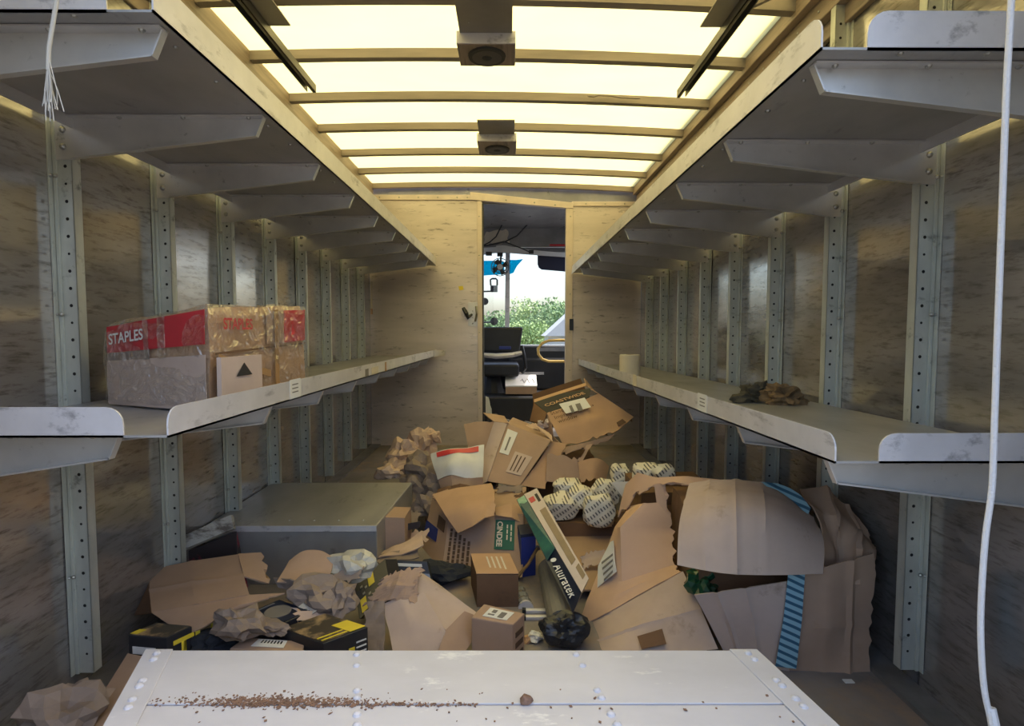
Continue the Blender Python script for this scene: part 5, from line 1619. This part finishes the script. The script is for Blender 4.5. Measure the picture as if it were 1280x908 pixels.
for k in range(5):
    patch('white_line', P0, P1, P0 - V(0, 0, zt3), P1 - V(0, 0, zt3), 0.72, 0.95, 0.18 + .09 * k, 0.205 + .09 * k, 'paper_white', 0.002, j3)
patch('yellow_stripe', P3, P2, P0, P1, 0.05, 0.6, 0.90, 0.93, 'yellow_print', 0.003, j3)
patch('yellow_stripe', P3, P2, P0, P1, 0.05, 0.6, 0.80, 0.83, 'yellow_print', 0.003, j3)
zt4 = 0.15
P0, P1, P3 = onz(345, 784, zt4), onz(388, 764, zt4), onz(306, 768, zt4)
j4, P2 = flat_box('dark navy printed box behind the photo printed box', P0, P1, P3, zt4, 'navy_print', 'box_black')
cc_ = (P0 + P2) / 2
MB().tube([cc_ + V(0, 0, .002), cc_ + V(0, 0, .0035)], 0.035, 20).build('logo_disc', 'ink_grey', j4)
patch('white_line', P3, P2, P0, P1, 0.1, 0.75, 0.08, 0.13, 'cab_metal', 0.003, j4)
zt5 = 0.155
P0, P1, P3 = onz(208, 798, zt5), onz(240, 783, zt5), onz(160, 794, zt5)
j5, P2 = flat_box('black and yellow printed box beside the left wall', P0, P1, P3, zt5, 'box_photo', 'box_black')
patch('white_line', P3, P0, P3 - V(0, 0, zt5), P0 - V(0, 0, zt5), 0.12, 0.72, 0.18, 0.30, 'paper_white', 0.002, j5)
patch('yellow_stripe', P3, P0, P3 - V(0, 0, zt5), P0 - V(0, 0, zt5), 0.12, 0.6, 0.36, 0.40, 'yellow_print', 0.002, j5)
patch('yellow_label', P3, P2, P0, P1, 0.05, 0.4, 0.02, 0.2, 'yellow_print', 0.003, j5)
dxx = (P1 - P0).normalized()
lettering('lettering', 'TH', P0 + dxx * 0.015 - V(0, 0, 0.075) + V(dxx.y, -dxx.x, 0) * 0.003, dxx, V(0, 0, 1), 0.085, 'yellow_print', j5, lift=0, bold=0.002)
# box standing on edge with yellow squares
sbx = thing('printed_box', 'black box with yellow squares standing on edge behind the crumpled paper', 'box', at(465, 740, 1.85), group='black and yellow printed boxes')
S0, S1, S3 = at(442, 732, 1.70), at(481, 699, 1.80), at(449, 775, 1.62)
S2 = S1 + S3 - S0
back_ = V(0.03, 0.05, -0.02)
mb = MB().add([S3, S2, S1, S0, S3 + back_, S2 + back_, S1 + back_, S0 + back_], [(0, 1, 2, 3), (4, 0, 3, 7), (1, 5, 6, 2), (5, 4, 7, 6), (3, 2, 6, 7), (4, 5, 1, 0)])
mb.build('body', 'box_black', sbx, bevel=0.002)
patch('yellow_square', S0, S1, S3, S2, 0.40, 0.58, 0.05, 0.40, 'yellow_print', 0.003, sbx)
patch('yellow_square', S0, S1, S3, S2, 0.10, 0.27, 0.55, 0.92, 'yellow_print', 0.003, sbx)
for u, v in ((0.16, 0.2), (0.28, 0.3), (0.36, 0.55), (0.2, 0.42)):
    patch('tool_picture', S0, S1, S3, S2, u, u + 0.07, v, v + 0.06, 'cab_metal', 0.003, sbx)
flb = thing('printed_box', 'flat black box with white strip behind the opened carton', 'box', at(510, 730, 1.95), group='black and yellow printed boxes')
K0, K1 = at(480, 700, 1.90), at(534, 702, 1.90)
K3 = at(486, 732, 1.86)
K2 = K1 + K3 - K0
bk2 = V(0, 0.04, -0.02)
mb = MB().add([K3, K2, K1, K0, K3 + bk2, K2 + bk2, K1 + bk2, K0 + bk2], [(0, 1, 2, 3), (4, 0, 3, 7), (1, 5, 6, 2), (5, 4, 7, 6), (3, 2, 6, 7), (4, 5, 1, 0)])
mb.build('body', 'box_black', flb, bevel=0.002)
patch('yellow_square', K0, K1, K3, K2, 0.01, 0.25, 0.02, 0.38, 'yellow_print', 0.003, flb)
patch('white_strip', K0, K1, K3, K2, 0.27, 0.86, 0.12, 0.24, 'paper_white', 0.003, flb)
patch('grey_band', K0, K1, K3, K2, 0.5, 0.99, 0.5, 0.68, 'cab_metal', 0.003, flb)
patch('white_strip', K0, K1, K3, K2, 0.85, 0.99, 0.68, 0.95, 'paper_white', 0.003, flb)

# ------------------------------------------------------------------ left foreground
kf = thing('open_flap_carton', 'large flat open brown carton lying on the black boxes at left', 'carton', (-0.85, 1.6, 0))
sheet('board', [[at(188, 713, 1.74), at(240, 703, 1.74), at(299, 694, 1.74)],
                [at(187, 740, 1.61), at(240, 731, 1.61), at(305, 722, 1.61)],
                [at(190, 767, 1.49), at(245, 758, 1.49), at(312, 745, 1.50)]], 'cardboard', kf, sub=10, wob=0.004, folds=(('v', 0.5, 0.005, 0.03), ('u', 0.5, 0.003, 0.02)))
sheet('torn_flap', [[at(298, 693, 1.735), at(329, 691, 1.74)], [at(304, 722, 1.605), at(338, 732, 1.63)]], 'cardboard', kf, sub=7, wob=0.004, torn='r', jag=0.016, seed=2)
sheet('front_flap', [[at(190, 767, 1.49), at(245, 758, 1.49), at(312, 745, 1.50), at(356, 743, 1.52)],
                     [at(214, 783, 1.44), at(252, 772, 1.44), at(300, 757, 1.46), at(325, 752, 1.48)],
                     [at(234, 796, 1.40), at(256, 785, 1.41), at(282, 768, 1.44), at(300, 762, 1.46)]], 'cardboard', kf, sub=6, wob=0.003, torn='r', jag=0.012, seed=3)
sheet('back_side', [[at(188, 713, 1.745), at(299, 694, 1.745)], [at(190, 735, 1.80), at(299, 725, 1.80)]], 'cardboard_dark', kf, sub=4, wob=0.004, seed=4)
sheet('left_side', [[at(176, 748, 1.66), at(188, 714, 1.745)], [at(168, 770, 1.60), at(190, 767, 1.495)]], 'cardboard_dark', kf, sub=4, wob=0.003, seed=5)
for i, (px, py, Y, rx, ry, rz, rot, m_, lb) in enumerate((
        (296, 780, 1.38, .075, .045, .040, -.45, 'kraft_grey', 'brown crumpled paper below the flat open carton'),
        (338, 786, 1.40, .060, .028, .018, -.45, 'kraft_grey', 'tapering crumpled paper tail above the small labelled carton'),
        (398, 746, 1.54, .085, .055, .050, .1, 'kraft_grey', 'large crumpled brown paper ball among black boxes'),
        (426, 750, 1.52, .040, .045, .046, .4, 'kraft_grey', 'crumpled paper ball next to the standing black box'),
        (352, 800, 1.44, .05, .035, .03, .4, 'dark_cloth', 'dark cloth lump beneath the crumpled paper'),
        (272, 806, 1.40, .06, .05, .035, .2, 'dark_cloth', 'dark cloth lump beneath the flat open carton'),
        (80, 893, 1.12, .075, .07, .06, .2, 'kraft_grey', 'crumpled brown paper on the floor at the left corner'))):
    o = wad('crumpled_paper' if 'paper' in lb[:32] else 'dark_cloth', at(px, py, Y), (rx, ry, rz), m_, None, seed=80 + i, amp=0.6, scale=2.2, rot=rot)
    tag(o, lb, 'paper' if m_ != 'dark_cloth' else 'cloth', 'crumpled paper at the left front' if m_ != 'dark_cloth' else None)
rc = thing('curved_card', 'curved brown card standing behind the crumpled paper ball', 'cardboard', at(385, 725, 1.6))
sheet('card', [[at(362, 702, 1.66), at(380, 690, 1.68), at(402, 690, 1.68), at(418, 700, 1.66)],
               [at(352, 718, 1.60), at(378, 712, 1.62), at(400, 714, 1.62), at(412, 722, 1.60)],
               [at(346, 728, 1.56), at(372, 730, 1.56), at(392, 736, 1.56), at(402, 742, 1.54)]], 'cardboard', rc, sub=6, wob=0.004, curve=True)
sheet('card_edge', [[at(345, 722, 1.60), at(365, 722, 1.56)], [at(350, 735, 1.58), at(395, 742, 1.53)]], 'kraft_grey', rc, sub=6, wob=0.01, crump=0.005, cscale=24, seed=2)
pb = wad('plastic_bag', at(436, 710, 1.66), (0.068, 0.055, 0.05), 'plastic_bag', None, seed=91, amp=0.4, scale=2.3)
tag(pb, 'pale crumpled plastic bag before the wheel housing', 'plastic bag')
zt6 = 0.128
mc = thing('label_carton', 'flat tan carton with barcode label at the white box edge', 'carton', onz(333, 815, 0))
q3, q0, q1, q2 = onz(287, 811, zt6), onz(378, 816, zt6), onz(381, 802, zt6), onz(307, 797, zt6)
MB().hexa([V(q.x, q.y, 0) for q in (q3, q0, q1, q2)], [q3, q0, q1, q2]).build('body', 'cardboard', mc, bevel=0.002)
patch('label', q2, q1, q3, q0, 0.25, 0.72, 0.12, 0.75, 'paper_white', 0.002, mc)
for k in range(7):
    patch('barcode', q2, q1, q3, q0, 0.34 + .05 * k, 0.36 + .05 * k, 0.22, 0.45, 'ink_black', 0.003, mc)
lc = thing('leaning_card', 'brown cardboard sheet leaning beside the white box at left', 'cardboard', onz(150, 880, 0))
sheet('board', [[at(160, 818, 1.34), at(194, 826, 1.30)], [at(135, 860, 1.24), at(170, 862, 1.20)], [at(105, 912, 1.12), at(140, 912, 1.08)]], 'cardboard', lc, sub=5, wob=0.004)
pl = thing('dirty_plank', 'dirty white plank leaning on the wheel housing', 'plank', at(260, 690, 1.85))
sheet('plank', [[at(227, 674, 1.84), at(292, 645, 1.88)], [at(229, 690, 1.82), at(295, 662, 1.86)]], 'plank_white', pl, sub=6, wob=0.003, th=0.02)
dk = thing('stained_box', 'dark stained box with red marks under the dirty plank', 'box', at(262, 700, 1.85))
b0_ = at(232, 702, 1.86)
MB().hexa([V(b0_.x, 1.87, 0), V(at(296, 700, 1.87).x, 1.87, 0), V(at(296, 700, 1.87).x, 1.95, 0), V(b0_.x, 1.95, 0)],
          [at(232, 690, 1.87), at(296, 664, 1.87), at(296, 664, 1.94), at(232, 690, 1.94)]).build('body', 'print_dark_red', dk, bevel=0.003)
MB().box(at(218, 706, 1.84), at(232, 688, 1.86)).build('end_block', 'plank_white', dk)

# ------------------------------------------------------------------ smaller litter filling the heap
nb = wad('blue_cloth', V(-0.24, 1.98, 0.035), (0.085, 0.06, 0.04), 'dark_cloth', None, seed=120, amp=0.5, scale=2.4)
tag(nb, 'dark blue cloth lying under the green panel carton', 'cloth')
bx_ = thing('blue_box', 'deep blue box corner behind the taped carton', 'box', at(656, 700, 2.12))
carton('body', V(0.045, 2.02, 0.0), V(0.055, 0.02, 0), V(-0.01, 0.10, 0), V(0, 0, 0.15), 'blue_print', bx_, wob=0.002)
carton('lid', V(0.043, 2.018, 0.15), V(0.059, 0.022, 0), V(-0.01, 0.104, 0), V(0, 0, 0.012), 'navy_print', bx_, wob=0.001)
rd = thing('metal_rod', 'thin rusty rod leaning beside the slim box', 'rod', at(652, 740, 1.9))
MB().tube([at(641, 728, 1.92), at(660, 706, 1.98), at(672, 685, 2.04)], 0.006, 8).build('shaft', 'rag_brown', rd)
MB().tube([at(672, 686, 2.037), at(672.6, 684, 2.043)], 0.010, 8).build('tip', 'bolt_metal', rd)
for k, (y_, lb) in enumerate(((762, 'pale flat bar lying behind the grey tube, upper one'), (770, 'pale flat bar lying behind the grey tube, lower one'))):
    p_ = onz(662, y_, 0.012)
    t_ = thing('flat_bar', lb, 'bar', p_ - V(0, 0, 0.012), group='pale flat bars')
    MB().box(p_ + V(-0.02, -0.008, -0.012), p_ + V(0.075, 0.008, 0.0)).build('bar', 'lip_metal', t_, bevel=0.002)
    MB().box(p_ + V(-0.024, -0.009, -0.012), p_ + V(-0.012, 0.009, 0.002)).build('end_cap', 'black_plastic', t_)
for k, (px, py, Y, w_, h_, m_, lb) in enumerate((
        (664, 535, 2.90, 0.09, 0.05, 'kraft_paper', 'torn kraft strip between the tall carton and banded carton'),
        (682, 545, 2.84, 0.08, 0.05, 'kraft_paper', 'torn kraft strip under the banded carton opening'),
        (636, 612, 2.44, 0.12, 0.05, 'kraft_grey', 'torn grey paper below the tall carton'),
        (655, 622, 2.38, 0.10, 0.05, 'cardboard_dark', 'dark torn card beside the slim box top'),
        (512, 648, 2.42, 0.09, 0.07, 'kraft_grey', 'torn grey paper beside the wheel housing side'),
        (518, 672, 2.20, 0.10, 0.06, 'kraft_paper', 'torn kraft sheet left of the blue taped carton'),
        (486, 648, 2.30, 0.08, 0.05, 'cardboard', 'torn card on the wheel housing edge'),
        (432, 722, 1.60, 0.09, 0.05, 'kraft_grey', 'torn paper before the plastic bag'),
        (392, 772, 1.47, 0.10, 0.04, 'kraft_paper', 'torn tan card on the photo printed box'),
        (385, 758, 1.50, 0.06, 0.04, 'roll_paper', 'small pale card between paper balls'),
        (742, 700, 2.02, 0.10, 0.07, 'cardboard_grey', 'torn grey card on the flattened carton'))):
    c = at(px, py, Y)
    r_ = random.Random(200 + k)
    a_ = V(math.cos(r_.uniform(-.6, .6)), math.sin(r_.uniform(-.5, .5)), r_.uniform(-.25, .25)) * w_
    b_ = V(r_.uniform(-.3, .3), -0.7, -0.6) * h_
    t_ = thing('torn_scrap', lb, 'scrap', c - V(0, 0, 0.03), group='torn scraps in the heap')
    sheet('sheet', [[c - a_ * .5 - b_ * .5, c - b_ * .55, c + a_ * .5 - b_ * .5], [c - a_ * .45 + b_ * .5, c + b_ * .4, c + a_ * .55 + b_ * .5]], m_, t_, sub=6, wob=0.012, wscale=16, torn='lrtb', jag=0.012, seed=20 + k, th=0.002)
